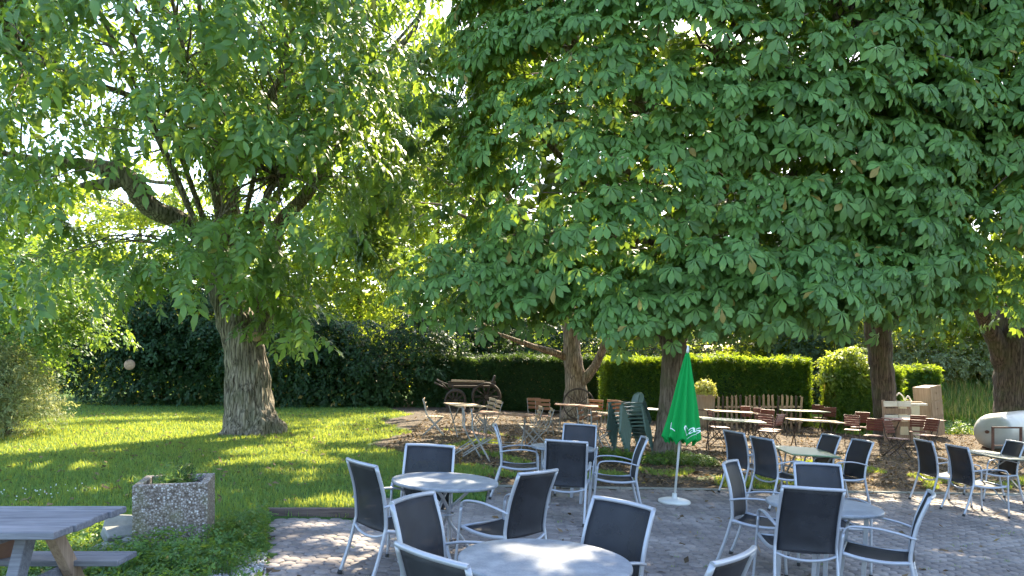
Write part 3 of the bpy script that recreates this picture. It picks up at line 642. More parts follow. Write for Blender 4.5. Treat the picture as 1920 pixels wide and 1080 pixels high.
# nuts
ico = [( np.array([(0, 0, 1), (.9, 0, .45), (.28, .85, .45), (-.72, .53, .45), (-.72, -.53, .45), (.28, -.85, .45), (.72, .53, -.45), (-.28, .85, -.45), (-.9, 0, -.45), (-.28, -.85, -.45), (.72, -.53, -.45), (0, 0, -1)]) * .024,
        np.array([i for q in ((0, 1, 2), (0, 2, 3), (0, 3, 4), (0, 4, 5), (0, 5, 1), (1, 6, 2), (2, 7, 3), (3, 8, 4), (4, 9, 5), (5, 10, 1), (2, 6, 7), (3, 7, 8), (4, 8, 9), (5, 9, 10), (1, 10, 6), (11, 7, 6), (11, 8, 7), (11, 9, 8), (11, 10, 9), (11, 6, 10)) for i in q]), np.full(20, 3))]
Pn = np.repeat(C[C[:, 1] < -1.5], 3, axis=0); Pn = Pn + rng.normal(0, .28, Pn.shape); Pn = np.concatenate([Pn, Pn + rng.normal(0, .035, Pn.shape)])
lv.put(ico, Pn, np.tile(np.eye(3), (len(Pn), 1, 1)), rng.uniform(.8, 1.15, len(Pn)), 1)
C4 = np.stack([rng.uniform(0.5, 5.8, 90), rng.uniform(-1, 5.5, 90), rng.uniform(4.2, 10.5, 90)], 1); k = windows(C4) & low_ok(C4); C4 = C4[k]; fan_clumps(lv, C4, unit(rng.normal(0, 1, C4.shape) + [0, -.5, .3]), PINN1, 17, (.6, 1.0), 1.2, .4, .7, 0, .15)
twigs(tk, nodes, np.concatenate([C, C2, ex, C4]), .028, .006)
tk.build('trunk', M['bark_walnut'], wal)
lv.build('crown', [M['walnut'], M['nut']], wal)
cs = MB(); c0 = loc(481, 632, WY - .42)
cs.lathe([(.085, -.1), (.11, 0), (.115, .05), (.10, .058), (.02, .05)], 18)
st = cs.build('cut_branch_stub', M['cutwood'], wal); st.location = c0; st.rotation_euler = (math.radians(80), 0, math.radians(6)); st['label'] = 'round sawn branch stub on the trunk'
nb_ = MB(); nb_.box((0, 0, 0), (.05, .02, .26), Matrix.Rotation(math.radians(12), 3, 'Y'), bev=.004)
st = nb_.build('bark_scar', M['cutwood'], wal); st.location = loc(466, 630, WY - .45); st['label'] = 'bare split strip of wood beside the stub'

# ---- chestnuts
def chestnut(name_label, basepx, Yd, trunk, forks, c, semi, nfront, nback, bark, leafm, size=1.0, power=3.2, leafy=30, zmin=2.0, low=None, extra=None):
    base = Vector(basepx) if not isinstance(basepx, Vector) else basepx
    t_ = empty('chestnut_tree' if leafm != 'x' else 'tree', base, 0, name_label, 'tree', 'pruned chestnut trees along the terrace')
    mb = MB(); nd = []; ORG[0] = np.array(base)
    P = [Vector((0, 0, -.1))] + [D(px, py, Yd) - base for px, py, _ in trunk]; R_ = [trunk[0][2] * 1.35] + [w for _, _, w in trunk]
    nd += limb(mb, P, R_, 48, 9, .06, ridges=.045, flute=.15)[14:]
    for fk in forks:
        nd += limb(mb, [D(px, py, Yd + dy_) - base for px, py, _, dy_ in fk], [w for _, _, w, _ in fk], 18, 6, .09, ridges=.04)
    cc = np.array(c) - np.array(base)
    top = P[-1]
    for k in range(12):
        a = 2 * math.pi * k / 12 + rng.uniform(-.2, .2); z1 = rng.uniform(-.1, .75)
        e = Vector((cc[0] + math.cos(a) * semi[0] * .72, cc[1] + math.sin(a) * semi[1] * .72, cc[2] + semi[2] * z1))
        nd += limb(mb, [top, top * .5 + e * .5 + Vector((0, 0, .5)), e], [.16, .10, .035], 10, 6)
    C, Nn = shell(nfront, cc, semi, power, .84, 1.02, zmin, 1.0)
    nw = int(nfront * .8); wx, wz = rng.uniform(-1, 1, (2, nw)); rr = np.abs(wx) ** power + np.abs(wz) ** power; kk = rr < 1; wx, wz, rr = wx[kk], wz[kk], rr[kk]
    Cw = np.stack([cc[0] + semi[0] * wx, cc[1] - semi[1] * (1 - rr) ** (1 / power) * rng.uniform(.84, 1.0, len(wx)), cc[2] + semi[2] * wz], 1); kk = Cw[:, 2] > zmin; Cw = Cw[kk]
    Nw = unit(np.stack([wx[kk] * .8, -np.ones(len(Cw)), wz[kk] * .3], 1)); C = np.concatenate([C, Cw]); Nn = np.concatenate([Nn, Nw])
    nsk = nfront // 3; th = rng.uniform(-1.25, 1.25, nsk); q = rng.uniform(.72, 1.0, nsk)     # hanging skirt
    Cs = np.stack([cc[0] + semi[0] * np.sin(th) * q, cc[1] - semi[1] * np.abs(np.cos(th)) ** .6 * q, zmin + rng.uniform(.1, 1.7, nsk)], 1); Ns = unit(np.stack([np.sin(th), -np.cos(th), 0 * th], 1))
    C = np.concatenate([C, Cs]); Nn = np.concatenate([Nn, Ns])
    if extra is not None: C = np.concatenate([C, extra - np.array(base)]); Nn = np.concatenate([Nn, unit(np.tile([[-.25, -1, .1]], (len(extra), 1)) + rng.normal(0, .25, (len(extra), 3)))])
    if low is not None:
        u, v = pix(C + np.array(base)); k = low(u, v, C + np.array(base)); C, Nn = C[k], Nn[k]
    C2, N2 = shell(nback, cc, semi, power, .80, 1.0, zmin + 1.7, 0.0); k = C2[:, 1] > cc[1] - semi[1] * .3; C2, N2 = C2[k], N2[k]
    C3, N3 = shell(nfront // 4, cc, semi, power, .4, .8, zmin + 1.4, .6)
    lv = Leaves()
    fan_clumps(lv, C, Nn, PALM, leafy, (.5, .98), size, .6, .85, 0, .14, jit=.24, wide=1.45)
    fan_clumps(lv, C2, N2, PALM1, 16, (.6, 1.0), size * 1.25, .4, .5, 0, .15)
    fan_clumps(lv, C3, N3, PALM1, 14, (.5, .9), size * 1.2, .4, .5, 0, .15)
    twigs(mb, nd, np.concatenate([C[::2], C3[::2]]), .03, .008)
    mb.build('trunk', M[bark], t_); lv.build('crown', M[leafm], t_)
    return t_
bB = G(1250, 856)
def lowB(u, v, P): return ((u > 868 + 30 * np.sin(v / 42.) + 18 * np.sin(v / 17. + 1)) | (v > 420)) & (v < np.interp(u, [700, 800, 860, 900, 1000, 1045, 1105, 1150, 1250, 1400, 1460, 1560, 1900], [430, 470, 530, 553, 548, 500, 500, 572, 580, 562, 535, 553, 540]))
chestnut('chestnut tree with a slim forked trunk right behind the green umbrella', bB, bB.y,
         [(1250, 850, .32), (1256, 790, .26), (1262, 700, .245), (1264, 655, .26), (1258, 620, .23)],
         [[(1258, 655, .13, 0), (1238, 625, .12, 0), (1205, 570, .10, -.5), (1170, 480, .07, -1.2)], [(1272, 640, .15, 0), (1290, 590, .13, .1), (1300, 500, .12, .2), (1240, 330, .09, -.5), (1230, 120, .07, -1)]],
         (3.5, 15.0, 6.6), (4.5, 5.0, 4.8), 310, 90, 'bark_chest', 'chestnut', size=1.14, low=lowB, extra=np.array([tuple(D(px, py, Y_)) for px, py, Y_ in [(rng.uniform(760, 1050), rng.uniform(440, 615), rng.uniform(11.5, 13.5)) for _ in range(46)] if py > 440 + (860 - px) * .8]))
bC = G(1662, 822)
def lowC(u, v, P): return v < np.interp(u, [1350, 1450, 1530, 1620, 1720, 1830, 1880], [520, 540, 560, 530, 530, 555, 520])
chestnut('chestnut tree with a straight brown trunk and a pallet leaning on it', bC, bC.y,
         [(1664, 812, .38), (1659, 760, .335), (1653, 690, .33), (1648, 640, .36), (1642, 590, .38)],
         [[(1650, 640, .20, 0), (1670, 600, .18, 0), (1710, 530, .14, -.6)], [(1640, 600, .25, 0), (1620, 500, .2, -.3), (1600, 330, .14, -.8)]],
         (9.4, 17.0, 6.7), (4.6, 6.6, 4.9), 270, 80, 'bark_dark', 'chestnut', size=1.14, low=lowC)
bD = G(1893, 826)
def lowD(u, v, P): return v < np.interp(u, [1700, 1840, 1900, 2000], [470, 530, 540, 540])
chestnut('thick dark chestnut trunk behind the white gas tank at the right', bD, bD.y,
         [(1900, 815, .60), (1902, 760, .53), (1902, 690, .52), (1903, 600, .50), (1905, 520, .45)],
         [[(1885, 690, .30, 0), (1868, 640, .26, -.1), (1845, 590, .22, -.3), (1820, 520, .15, -.8)]],
         (15.6, 17.5, 7.0), (5.0, 6.6, 5.2), 220, 70, 'bark_dark', 'chestnut2', size=1.1, low=lowD)
bA = G(1081, 783)
def lowA(u, v, P): return v < np.interp(u, [700, 760, 830, 900, 1000, 1100, 1250], [500, 530, 550, 560, 480, 500, 540])
chestnut('low branching tree with scaly pale bark standing by the long hedge', bA, bA.y,
         [(1081, 762, .46), (1079, 715, .35), (1074, 670, .31), (1070, 620, .28), (1066, 570, .23)],
         [[(1086, 722, .18, -.1), (1112, 692, .16, -.3), (1130, 655, .13, -.5), (1142, 615, .10, -.7)], [(1066, 672, .14, 0), (1035, 660, .12, -.2), (995, 648, .09, -.4), (940, 628, .06, -.8)]],
         (1.0, 22.8, 6.9), (5.5, 4.6, 4.8), 170, 90, 'bark_old', 'chestnut2', size=1.3, low=lowA)

# ------------------------------------------------------------------ background vegetation
def bush(kind, label, cat, c, semi, n, tmpl, mat, size=1.0, group=None, trunk=None, fill=.45, power=2.2, hang=.2, front=.7, cull=False, m=24, rc=(.4, .8), bark='bark_dark', zmin=.05, jit=.5):
    """tree or shrub: c is centre of crown (world), base on the ground below it"""
    bx, by = (c[0], c[1]) if trunk is None else trunk[:2]
    base = Vector((bx, by, float(hgt(bx, by)))); o_ = empty(kind, base, 0, label, cat, group)
    ORG[0] = np.array(base); cc = np.array(c) - np.array(base)
    C, Nn = shell(n, cc, semi, power, .7, 1.05, zmin, front); C2, N2 = shell(max(6, int(n * fill)), cc, semi, power, .2, .7, zmin, .5)
    lv = Leaves(); fan_clumps(lv, C, Nn, tmpl, m, rc, size, .4, hang, 0, .15, cull, jit); fan_clumps(lv, C2, N2, tmpl, m, (rc[0] * 1.2, rc[1] * 1.2), size * 1.2, .3, hang, 0, .15, cull, jit)
    lv.build('crown' if cat == 'tree' else 'foliage', M[mat], o_)
    mb = MB(); r_ = .16 if cat == 'tree' else .04; nd = []
    nst = 1 if cat == 'tree' else 5
    for k in range(nst):
        off = Vector((rng.uniform(-.3, .3), rng.uniform(-.2, .2), 0)) * (0 if nst == 1 else 1)
        tp = Vector(cc) + Vector((rng.uniform(-.4, .4) * semi[0] * (nst > 1), 0, semi[2] * .5))
        nd += limb(mb, [off + Vector((0, 0, -.1)), (off + tp) * .5 + Vector((rng.uniform(-.2, .2), 0, 0)), tp], [r_ * 1.3, r_, r_ * .4], 10, 6)
    twigs(mb, nd, np.concatenate([C[::3], C2[::2]]), .035, .008)
    mb.build('trunk' if cat == 'tree' else 'stems', M[bark], o_); return o_
def W(px, py, Yd): p_ = D(px, py, Yd); return (p_.x, p_.y, p_.z)
# left side
bush('shrub', 'broad dark evergreen shrub mass behind the lawn left of the walnut trunk', 'shrub', (-14.0, 30.2, 2.8), (4.9, 2.0, 3.1), 190, SPRIG, 'darkleaf', 1.6, m=36, rc=(.45, .9), hang=.7, front=.9, fill=.5)
bush('shrub', 'dark evergreen shrub with drooping fronds directly right of the walnut trunk', 'shrub', (-6.4, 28.9, 1.85), (4.6, 1.8, 2.1), 165, SPRIG, 'darkleaf', 1.5, m=32, rc=(.4, .8), hang=1.0, front=.9)
bush('shrub', 'tall dark holly with pale glints above the old cart', 'shrub', (-.9, 31.8, 2.4), (4.2, 1.5, 1.9), 100, SPRIG, 'darkleaf', 1.5, m=28, rc=(.4, .8), hang=.6, front=.9)
bush('small_tree', 'small light green tree hanging over the lawn at the left edge', 'tree', (-12.4, 18.5, 3.4), (2.7, 2.3, 1.7), 100, SPRIG, 'walnut', 1.25, trunk=(-12.8, 19), m=24, rc=(.35, .75), hang=.6, zmin=1.5)
bush('willow_shrub', 'grey green willow shrub at the left edge of the lawn', 'shrub', (-11.7, 16.9, 1.05), (1.35, 1.2, 1.15), 70, [sprig(i, 7, .08, .02, .26) for i in range(5)], 'greyleaf', 1.1, m=44, rc=(.25, .5), hang=-.3, jit=.8)
lef = (((-19, 38, 6.2), (6, 4, 6.2), 'linden', 'yellow green tree glowing in the sun beyond the dark shrubs, farthest left'),
       ((-12.2, 39, 6.8), (4.6, 4, 6.6), 'linden', 'yellow green tree glowing in the sun above the broad dark shrub'),
       ((-7.7, 38, 7.6), (3.6, 3.5, 7.4), 'linden', 'tall yellow green tree seen just right of the walnut trunk'),
       ((-3.5, 36, 9.6), (3.0, 3.0, 9.6), 'linden', 'tall slender yellow green tree in the gap between walnut and chestnuts'),
       ((-26, 42, 7.0), (5, 4, 6.5), 'farleaf', 'dark green tree far beyond the left edge of the lawn'),)
for c, s_, mt, lb in lef:
    bush('broadleaf_tree', lb, 'tree', c, s_, 150, SPRIG_BIG, mt, 1.35, 'trees beyond the garden', cull=True, m=22, rc=(.7, 1.3), hang=.5, fill=.35, front=.7)
# right side
rg = (((5.5, 38, 4.6), (4.5, 3.5, 4.5), 'linden', 'yellow green tree seen over the sunlit hedge behind the umbrella', 'tree'),
      ((12.7, 34.5, 4.0), (3.4, 2.6, 2.9), 'maple', 'sunlit tree over the gap between the two hedges', 'tree'),
      ((20.3, 33.0, 3.9), (5.4, 3.0, 2.3), 'maple', 'spreading sunlit maple above the weedy bank at the right', 'tree'),
      ((17.5, 44, 5.0), (7, 4, 4.6), 'linden', 'bright tree behind the maple over the bank', 'tree'),
      ((29, 41, 5.0), (7, 4, 4.6), 'linden', 'tall bright tree past the right edge of the bank', 'tree'),
      ((7.5, 33.2, 1.9), (5.0, 1.5, 2.4), 'farleaf', 'dull dark shrubs behind the clipped sunlit hedge', 'shrub'),
      ((13.2, 31.5, 1.9), (2.6, 1.4, 2.4), 'farleaf', 'blue green shrub closing the gap between the hedges', 'shrub'),
      ((19.5, 31.5, 2.1), (4.6, 1.6, 1.2), 'greyleaf', 'grey green thicket on top of the weedy bank', 'shrub'))
for c, s_, mt, lb, ct in rg:
    bush('broadleaf_tree' if ct == 'tree' else 'shrub', lb, ct, c, s_, 130 if ct == 'tree' else 100, SPRIG_BIG if ct == 'tree' else SPRIG, mt, 1.3, 'trees beyond the garden' if ct == 'tree' else None, m=22, rc=(.6, 1.2) if ct == 'tree' else (.4, .8), hang=.4, fill=.35, front=.8)
# a far belt of trees closing the view
far = ((-46, 'farthest left in the distant row'), (-35, 'second from the left in the distant row'), (-23, 'third in the distant row, behind the walnut'), (-12, 'distant, behind the gap right of the walnut trunk'), (-1, 'distant, in line with the cart'), (11, 'distant, behind the umbrella'), (23, 'distant, behind the gap in the hedges'), (35, 'distant, behind the weedy bank'), (48, 'farthest right in the distant row'))
for i, (x, lb) in enumerate(far):
    hh = (9, 8, 7.5, 8, 13, 12, 12, 11, 11)[i]
    bush('distant_tree', 'hazy green tree ' + lb, 'tree', (x, 58 + (i % 3) * 2, hh * .5), (7.6, 4.5, hh * .55), 90, [sprig(j, 5, .42, .30, .8) for j in range(4)], 'farleaf', 1.0, 'distant tree row', m=22, rc=(1.1, 2.1), fill=.6, front=.9)

# ---- clipped hedges
def hedge(label, x0, x1, y0, y1, h, n, soft=.38, jag=.06, mat='thuja', name='hedge'):
    o_ = empty(name, ((x0 + x1) / 2, (y0 + y1) / 2, float(lie((x0 + x1) / 2)) - .02), 0, label, 'hedge'); cx, cy = (x0 + x1) / 2, (y0 + y1) / 2
    core = MB(); nxs = max(2, int((x1 - x0) / .25)); V = []
    core.sheet(lambda u, v: ((u - .5) * (x1 - x0 - .16), -(y1 - y0) / 2 + .10 + .05 * noise.noise(Vector((u * 9, v * 5, 1))), v * (h - soft)), nxs, 6, .04)
    core.sheet(lambda u, v: ((u - .5) * (x1 - x0 - .16), (v - .5) * (y1 - y0 - .2), h - soft + .04 * noise.noise(Vector((u * 15, v * 3, 4)))), nxs, 3, .04)
    core.sheet(lambda u, v: ((u - .5) * (x1 - x0 - .16), (y1 - y0) / 2 - .12, v * (h - soft)), nxs, 3, .04)
    for sx in (-1, 1): core.sheet(lambda u, v: (sx * ((x1 - x0) / 2 - .1), (u - .5) * (y1 - y0 - .2), v * (h - soft)), 4, 5, .04)
    core.build('inner_growth', M['darkleaf'], o_)
    lv = Leaves(); T = [sprig(i, 7, .075, .022, .10) for i in range(6)]
    def wall(P, nn, yd, k=1.0): lv.put(T, P, frames(nn + rng.normal(0, .45, P.shape), yd + rng.normal(0, .35, P.shape)), rng.uniform(.9, 1.8, len(P)) * k)
    nf = int(n * .52); P = np.stack([rng.uniform(x0, x1, nf) - cx, np.full(nf, y0 - cy) + rng.normal(.03, .035, nf), h * rng.random(nf)], 1)
    P[:, 1] += .06 * np.sin(P[:, 0] * 2.1) ; wall(P, np.tile([[0, -1, .3]], (nf, 1)), np.tile([[0, -.25, 1]], (nf, 1)))
    nt_ = int(n * .46); P = np.stack([rng.uniform(x0, x1, nt_) - cx, rng.uniform(y0, y1, nt_) - cy, h + .03 - soft * rng.random(nt_) ** 1.5 + rng.normal(0, jag * .4, nt_)], 1); P[:, 2] += .06 * np.sin(P[:, 0] * 1.7 + 1) + .05 * np.sin(P[:, 0] * 5 + P[:, 1] * 3) - .10 * np.clip(np.abs(P[:, 0]) / ((x1 - x0) / 2) - .85, 0, 1) / .15
    wall(P, np.tile([[0, -.3, 1]], (nt_, 1)) + rng.normal(0, .4, (nt_, 3)), rng.normal(0, .6, (nt_, 3)) + [0, 0, 1.1], 1.1)
    ns = int(n * .06)
    for sx in (x0, x1):
        P = np.stack([np.full(ns, sx - cx) + rng.normal(0, .03, ns), rng.uniform(y0, y1, ns) - cy, h * rng.random(ns)], 1); wall(P, np.tile([[np.sign(sx - cx), 0, .2]], (ns, 1)), np.tile([[0, -.2, 1.]], (ns, 1)))
    lv.build('foliage', M[mat], o_); return o_
hedge('long clipped thuja hedge behind the cart, with its shade painted into the dark leaves', -3.6, 3.2, 28.0, 29.3, 1.84, 13000, soft=.12, jag=.16, mat='thuja_painted_shade')
hedge('sunlit clipped hedge behind the umbrella with a bright yellow green top', 3.3, 10.5, 26.2, 27.8, 2.22, 15000)
hedge('clipped hedge block in the middle of the right side, tangled with creeper', 10.75, 12.9, 24.6, 26.0, 2.0, 5500)
hedge('short dark hedge block right of the trunk with the pallet', 13.5, 15.3, 26.6, 27.8, 2.0, 4500)
bush('creeper', 'bright leafy creeper growing over the middle hedge block', 'creeper', (11.4, 25.3, 1.55), (1.0, .9, .75), 34, SPRIG, 'maple', 1.3, m=20, rc=(.2, .42), hang=.5, zmin=1.2)
# branch poking out of the creeper
# ------------------------------------------------------------------ grass, weeds, litter
def scatter(n, x0, x1, y0, y1, keep, dens_pow=1.2):
    out = []
    while sum(map(len, out)) < n:
        u = rng.random(n * 2); y = (y0 ** (1 - dens_pow) + u * (y1 ** (1 - dens_pow) - y0 ** (1 - dens_pow))) ** (1 / (1 - dens_pow))
        x = rng.uniform(x0, x1, n * 2); k = keep(x, y) & (np.abs(x) < .74 * y + .4); out.append(np.stack([x[k], y[k]], 1))
        if len(out) > 60: break
    return np.concatenate(out)[:n]
def blades(name, P, h0, h1, mat, lean=.45, w=.010, seg2=True, label=None):
    n = len(P); a = rng.uniform(0, 2 * math.pi, n); H = rng.uniform(h0, h1, n) * (.75 + .5 * rng.random(n)); le = np.abs(rng.normal(0, lean, n)) * H; b = a + rng.normal(0, .6, n) + math.pi / 2
    z0 = hgt(P[:, 0], P[:, 1]) - .004; X0 = np.stack([P[:, 0], P[:, 1], z0], 1)
    side = np.stack([np.cos(a), np.sin(a), 0 * a], 1) * (w * (1 + .04 * P[:, 1]) * rng.uniform(.6, 1.2, n))[:, None]; ln = np.stack([np.cos(b) * le, np.sin(b) * le, H], 1)
    md = np.stack([np.cos(b) * le * .35, np.sin(b) * le * .35, H * .6], 1)
    V = np.stack([X0 - side, X0 + side, X0 + md + side * .7, X0 + md - side * .7, X0 + ln], 1).reshape(-1, 3); k = (np.arange(n) * 5)[:, None]
    lo = (k + np.array([0, 1, 2, 3, 3, 2, 4])[None]).ravel(); sz = np.tile([4, 3], n)
    return tag(add_mesh(name, V, lo, sz, M[mat]), label, None, None, 'stuff')
def tkeep(lo=.5):
    def f_(x, y):
        t = turf(x, y); nz_ = .5 + .25 * np.sin(x * 2.3 + np.sin(y * 1.7) * 2) + .25 * np.sin(y * 3.1 + np.sin(x * 2.9) * 2)
        return (t * 1.15 > lo * .5 + nz_ * .6) & ~paved(x, y)
    return f_
blades('grass', scatter(170000, -20, 1.0, 6.0, 31, tkeep(), 1.6), .035, .09, 'grass', .5, .0042)
blades('grass', scatter(24000, -2.3, 11, 10.2, 17.0, tkeep(.3), 1.2), .03, .08, 'grass', .5, .005)
blades('grass', scatter(30000, 8.0, 26, 20, 38, tkeep(.3), 1.2), .06, .20, 'grass', .5, .007)
P = scatter(26000, 12.5, 27, 26.5, 36, lambda x, y: (turf(x, y) > .5), 1.2); blades('tall_weeds', P[:16000], .3, .65, 'weed', .3, .016); blades('dry_grass', P[16000:], .25, .8, 'drygrass', .3, .008)
blades('grass', np.stack([rng.uniform(10.4, 12.6, 6000), rng.uniform(26.5, 31, 6000)], 1), .1, .4, 'grass', .3, .008)
# low weeds in front of the planter and round the table
def weeds(n, x0, x1, y0, y1, hmax, size, name='weeds', mat='weed', keep=None):
    x = rng.uniform(x0, x1, n); y = rng.uniform(y0, y1, n); k = ~paved(x, y)
    if keep is not None: k &= keep(x, y)
    x, y = x[k], y[k]; n = len(x); hh = hmax * (.35 + .65 * (.5 + .5 * np.sin(x * 4 + np.sin(y * 3)) )) * rng.random(n)
    P = np.stack([x, y, hgt(x, y) + hh], 1); lv = Leaves(); lv.put([sprig(i, 5, .04, .022, .07) for i in range(5)], P, frames(rng.normal(0, .5, (n, 3)) + [0, 0, 1], rng.normal(0, 1, (n, 3)) + [0, 0, .35]), rng.uniform(.6, 1.3, n) * size)
    tag(lv.build(name, M[mat]), None, None, None, 'stuff')
weeds(9000, -5.3, -1.7, 4.4, 6.5, .11, 1.0, keep=lambda x, y: (x < -2.75) | (np.sin(x * 9) + np.sin(y * 7 + x * 3) > .2))
weeds(2600, -3.75, -2.2, 6.0, 7.9, .22, .9, keep=lambda x, y: ((x > -2.85) | (y < 6.8)))
weeds(2500, -5.2, -3.9, 6.2, 7.4, .14, 1.0)
weeds(1800, 1.8, 4.0, 14.2, 15.3, .18, 1.2)
weeds(2500, 12, 20, 24, 27, .35, 2.2)
x = rng.uniform(-2.1, 7, 400); y = rng.uniform(4.5, 10.6, 400); k = paved(x, y); P = np.stack([x[k], y[k]], 1)
blades('grass', np.repeat(P[:170], 8, 0) + rng.normal(0, .018, (1360, 2)), .02, .05, 'grass', .5, .003)
# white clover heads
n = 38; x = rng.normal(-6.1, .35, n); y = rng.normal(9.3, .45, n); lv = Leaves(); lv.put(ico, np.stack([x, y, hgt(x, y) + rng.uniform(.05, .08, n)], 1), np.tile(np.eye(3), (n, 1, 1)), rng.uniform(.25, .42, n)); tag(lv.build('clover', M['clover']), None, None, None, 'stuff')
# fallen leaves
def lk(x, y): return (turf(x, y) < .55) & ((y > 11.2 + .22 * x) | ((rng.random(len(x)) < .02)))
P = np.concatenate([scatter(26000, -2.6, 18, 5.0, 27, lk, 1.1), scatter(700, -14, -2, 7, 24, lambda x, y: ~paved(x, y), 1.3)]); n = len(P)
lv = Leaves(); z0 = lie(P[:, 0]) + .006 + .05 * ((P[:, 0] < -2.6) & (P[:, 1] > 7)) + .03 * np.sin(P[:, 0] * 0.5 + 1) * np.sin(P[:, 1] * 0.41) * np.clip((P[:, 1] - 13) / 4, 0, 1)
lv.put([single(.11, .06, .5), single(.09, .05, -.4), single(.13, .05, .2)], np.stack([P[:, 0], P[:, 1], z0 + rng.uniform(0, .012, n)], 1), frames(rng.normal(0, .3, (n, 3)) + [0, 0, 1], rng.normal(0, 1, (n, 3)) * [1, 1, .1]), rng.uniform(.5, 1.2, n))
tag(lv.build('leaf_litter', M['litter']), None, None, None, 'stuff')
# small gravel patch by the terrace corner
n = 3500; x = rng.uniform(-3.0, -1.9, n); y = rng.uniform(5.2, 6.7, n); k = ~paved(x, y); x, y = x[k], y[k]; n = len(x)
lv = Leaves(); lv.put(ico, np.stack([x, y, hgt(x, y) + .004], 1), frames(rng.normal(0, 1, (n, 3)), rng.normal(0, 1, (n, 3))), rng.uniform(.25, .7, n)); tag(lv.build('gravel', M['gravel']), None, None, None, 'stuff')

# ------------------------------------------------------------------ terrace chairs
def make_chair():
    t = empty('garden_chair', (0, 0, 0), 0, 'x', 'chair', 'silver and black armchairs on the terrace')
    for s in (-1, 1):
        a = MB(); pts = bez([(s * .248, -.365, 0.005), (s * .246, -.30, .20), (s * .243, -.25, .40), (s * .24, -.238, .50), (s * .238, -.27, .72), (s * .236, -.345, .945)], 5)
        a.tube(pts, .0135, 10, flat=(1.0, 1.2)); lg = a.build('rear_leg', M['alu'], t)
        f_ = MB(); f_.tube([(s * .248, -.366, 0), (s * .248, -.358, .03)], .020, 10); f_.build('foot_cap', M['rubber'], lg)
        a = MB(); a.tube(bez([(s * .272, .285, 0.005), (s * .270, .262, .25), (s * .268, .250, .45), (s * .267, .240, .60)], 4), .0115, 10, flat=(1, 1.15)); lg = a.build('front_leg', M['alu'], t)
        f_ = MB(); f_.tube([(s * .272, .286, 0), (s * .272, .282, .03)], .017, 10); f_.build('foot_cap', M['rubber'], lg)
        a = MB(); a.tube(bez([(s * .267, .240, .60), (s * .267, .222, .640), (s * .268, .17, .662), (s * .270, .02, .672), (s * .266, -.14, .655), (s * .246, -.268, .625)], 5), .0115, 10, flat=(1.4, .85)); a.build('armrest', M['alu'], t)
        a = MB(); a.tube(bez([(s * .243, -.245, .435), (s * .245, -.08, .412), (s * .248, .10, .415), (s * .255, .248, .440)], 5), .0125, 10, flat=(1, 1.3)); a.build('seat_rail', M['alu'], t)
    a = MB(); a.tube(bez([(-.243, -.345, .948), (-.16, -.364, .950), (0, -.378, .951), (.16, -.364, .950), (.243, -.345, .948)], 5), .0150, 10, flat=(1.05, 1.0)); a.build('top_rail', M['alu'], t)
    a = MB(); a.tube(bez([(-.243, -.248, .405), (-.14, -.262, .372), (0, -.268, .358), (.14, -.262, .372), (.243, -.248, .405)], 5), .012, 10); a.build('rear_rail', M['alu'], t)
    a = MB(); a.tube([(-.258, .245, .435), (.258, .245, .435)], .011, 10); a.build('front_rail', M['alu'], t)
    pc = [Vector((0, -.246, .42)), Vector((0, -.238, .50)), Vector((0, -.27, .72)), Vector((0, -.345, .935))]; cur = bez(pc, 5)
    def back(u, v):
        q = cur[min(int(round(v * 15)), 15)]; x = (u - .5) * .452; b = 1 - (2 * u - 1) ** 2
        return (x, q.y - .030 * b + .004, q.z + .008 * b)
    a = MB(); a.sheet(back, 8, 15, .003); a.build('back_sling', M['sling'], t)
    def seat(u, v): b = 1 - (2 * u - 1) ** 2; return ((u - .5) * .468, -.235 + v * .475, .425 - .016 * b - .012 * math.sin(math.pi * v) + .012 * v)
    a = MB(); a.sheet(seat, 8, 10, .003); a.build('seat_sling', M['sling'], t)
    return t
ch0 = make_chair(); used = [False]
def chair(px, py, phi, label):
    T = G(px, py, .95); r_ = math.radians(phi) - math.pi / 2; Mr = lean(r_, T.x); p_ = T - Mr @ Vector((0, -.36, .95)); p_.z = float(lie(p_.x)) + .002; e_ = Mr.to_euler()
    if not used[0]: used[0] = True; ch0.location = p_; ch0.rotation_euler = e_; ch0['label'] = label; return ch0
    return dup(ch0, p_, (e_.x, e_.y, e_.z), label)
chair(675, 868, 40, 'silver armchair with sunlit seat beside the lawn, left of the middle round table')
chair(807, 836, -90, 'silver armchair behind the middle round table, facing the camera')
chair(772, 934, -25, 'silver armchair seen from its side between the front and middle round tables, on the left')
chair(803, 1042, 47, 'nearest silver armchair with its curved top rail, left of the front round table')
chair(1170, 944, -135, 'silver armchair with a large plain back right of the front round table')
chair(1012, 886, 138, 'silver armchair facing away left, between the front table and the middle table')
chair(927, 798, 0, 'silver armchair side-on at the left of the back round table')
chair(1062, 828, 82, 'silver armchair with its back to us in front of the back round table')
chair(1088, 797, -98, 'silver armchair behind the back round table, facing the camera')
chair(1210, 822, 178, 'silver armchair side-on facing left at the right of the back round table')
chair(1367, 867, -32, 'silver armchair left of the right-hand round table, seen from its side')
chair(1531, 871, -88, 'silver armchair on the far side of the right-hand round table')
chair(1526, 917, 85, 'silver armchair with its back to us in front of the right-hand round table')
chair(1746, 928, 152, 'silver armchair facing left at the right of the right-hand round table')
chair(1382, 1044, 140, 'silver armchair of which only the top rail shows at the bottom edge')
chair(1374, 810, 22, 'silver armchair at the green folding table nearest the umbrella, farther of the left pair')
chair(1426, 822, 20, 'silver armchair at the green folding table, nearer of the left pair')
chair(1560, 817, 190, 'silver armchair at the green folding table, farther of the right pair')
chair(1619, 827, 190, 'silver armchair at the green folding table, nearer of the right pair')
chair(1729, 826, 2, 'silver armchair at the grey green table on the far right, farther of the left pair')
chair(1792, 837, 4, 'silver armchair at the grey green table on the far right, nearer of the left pair')
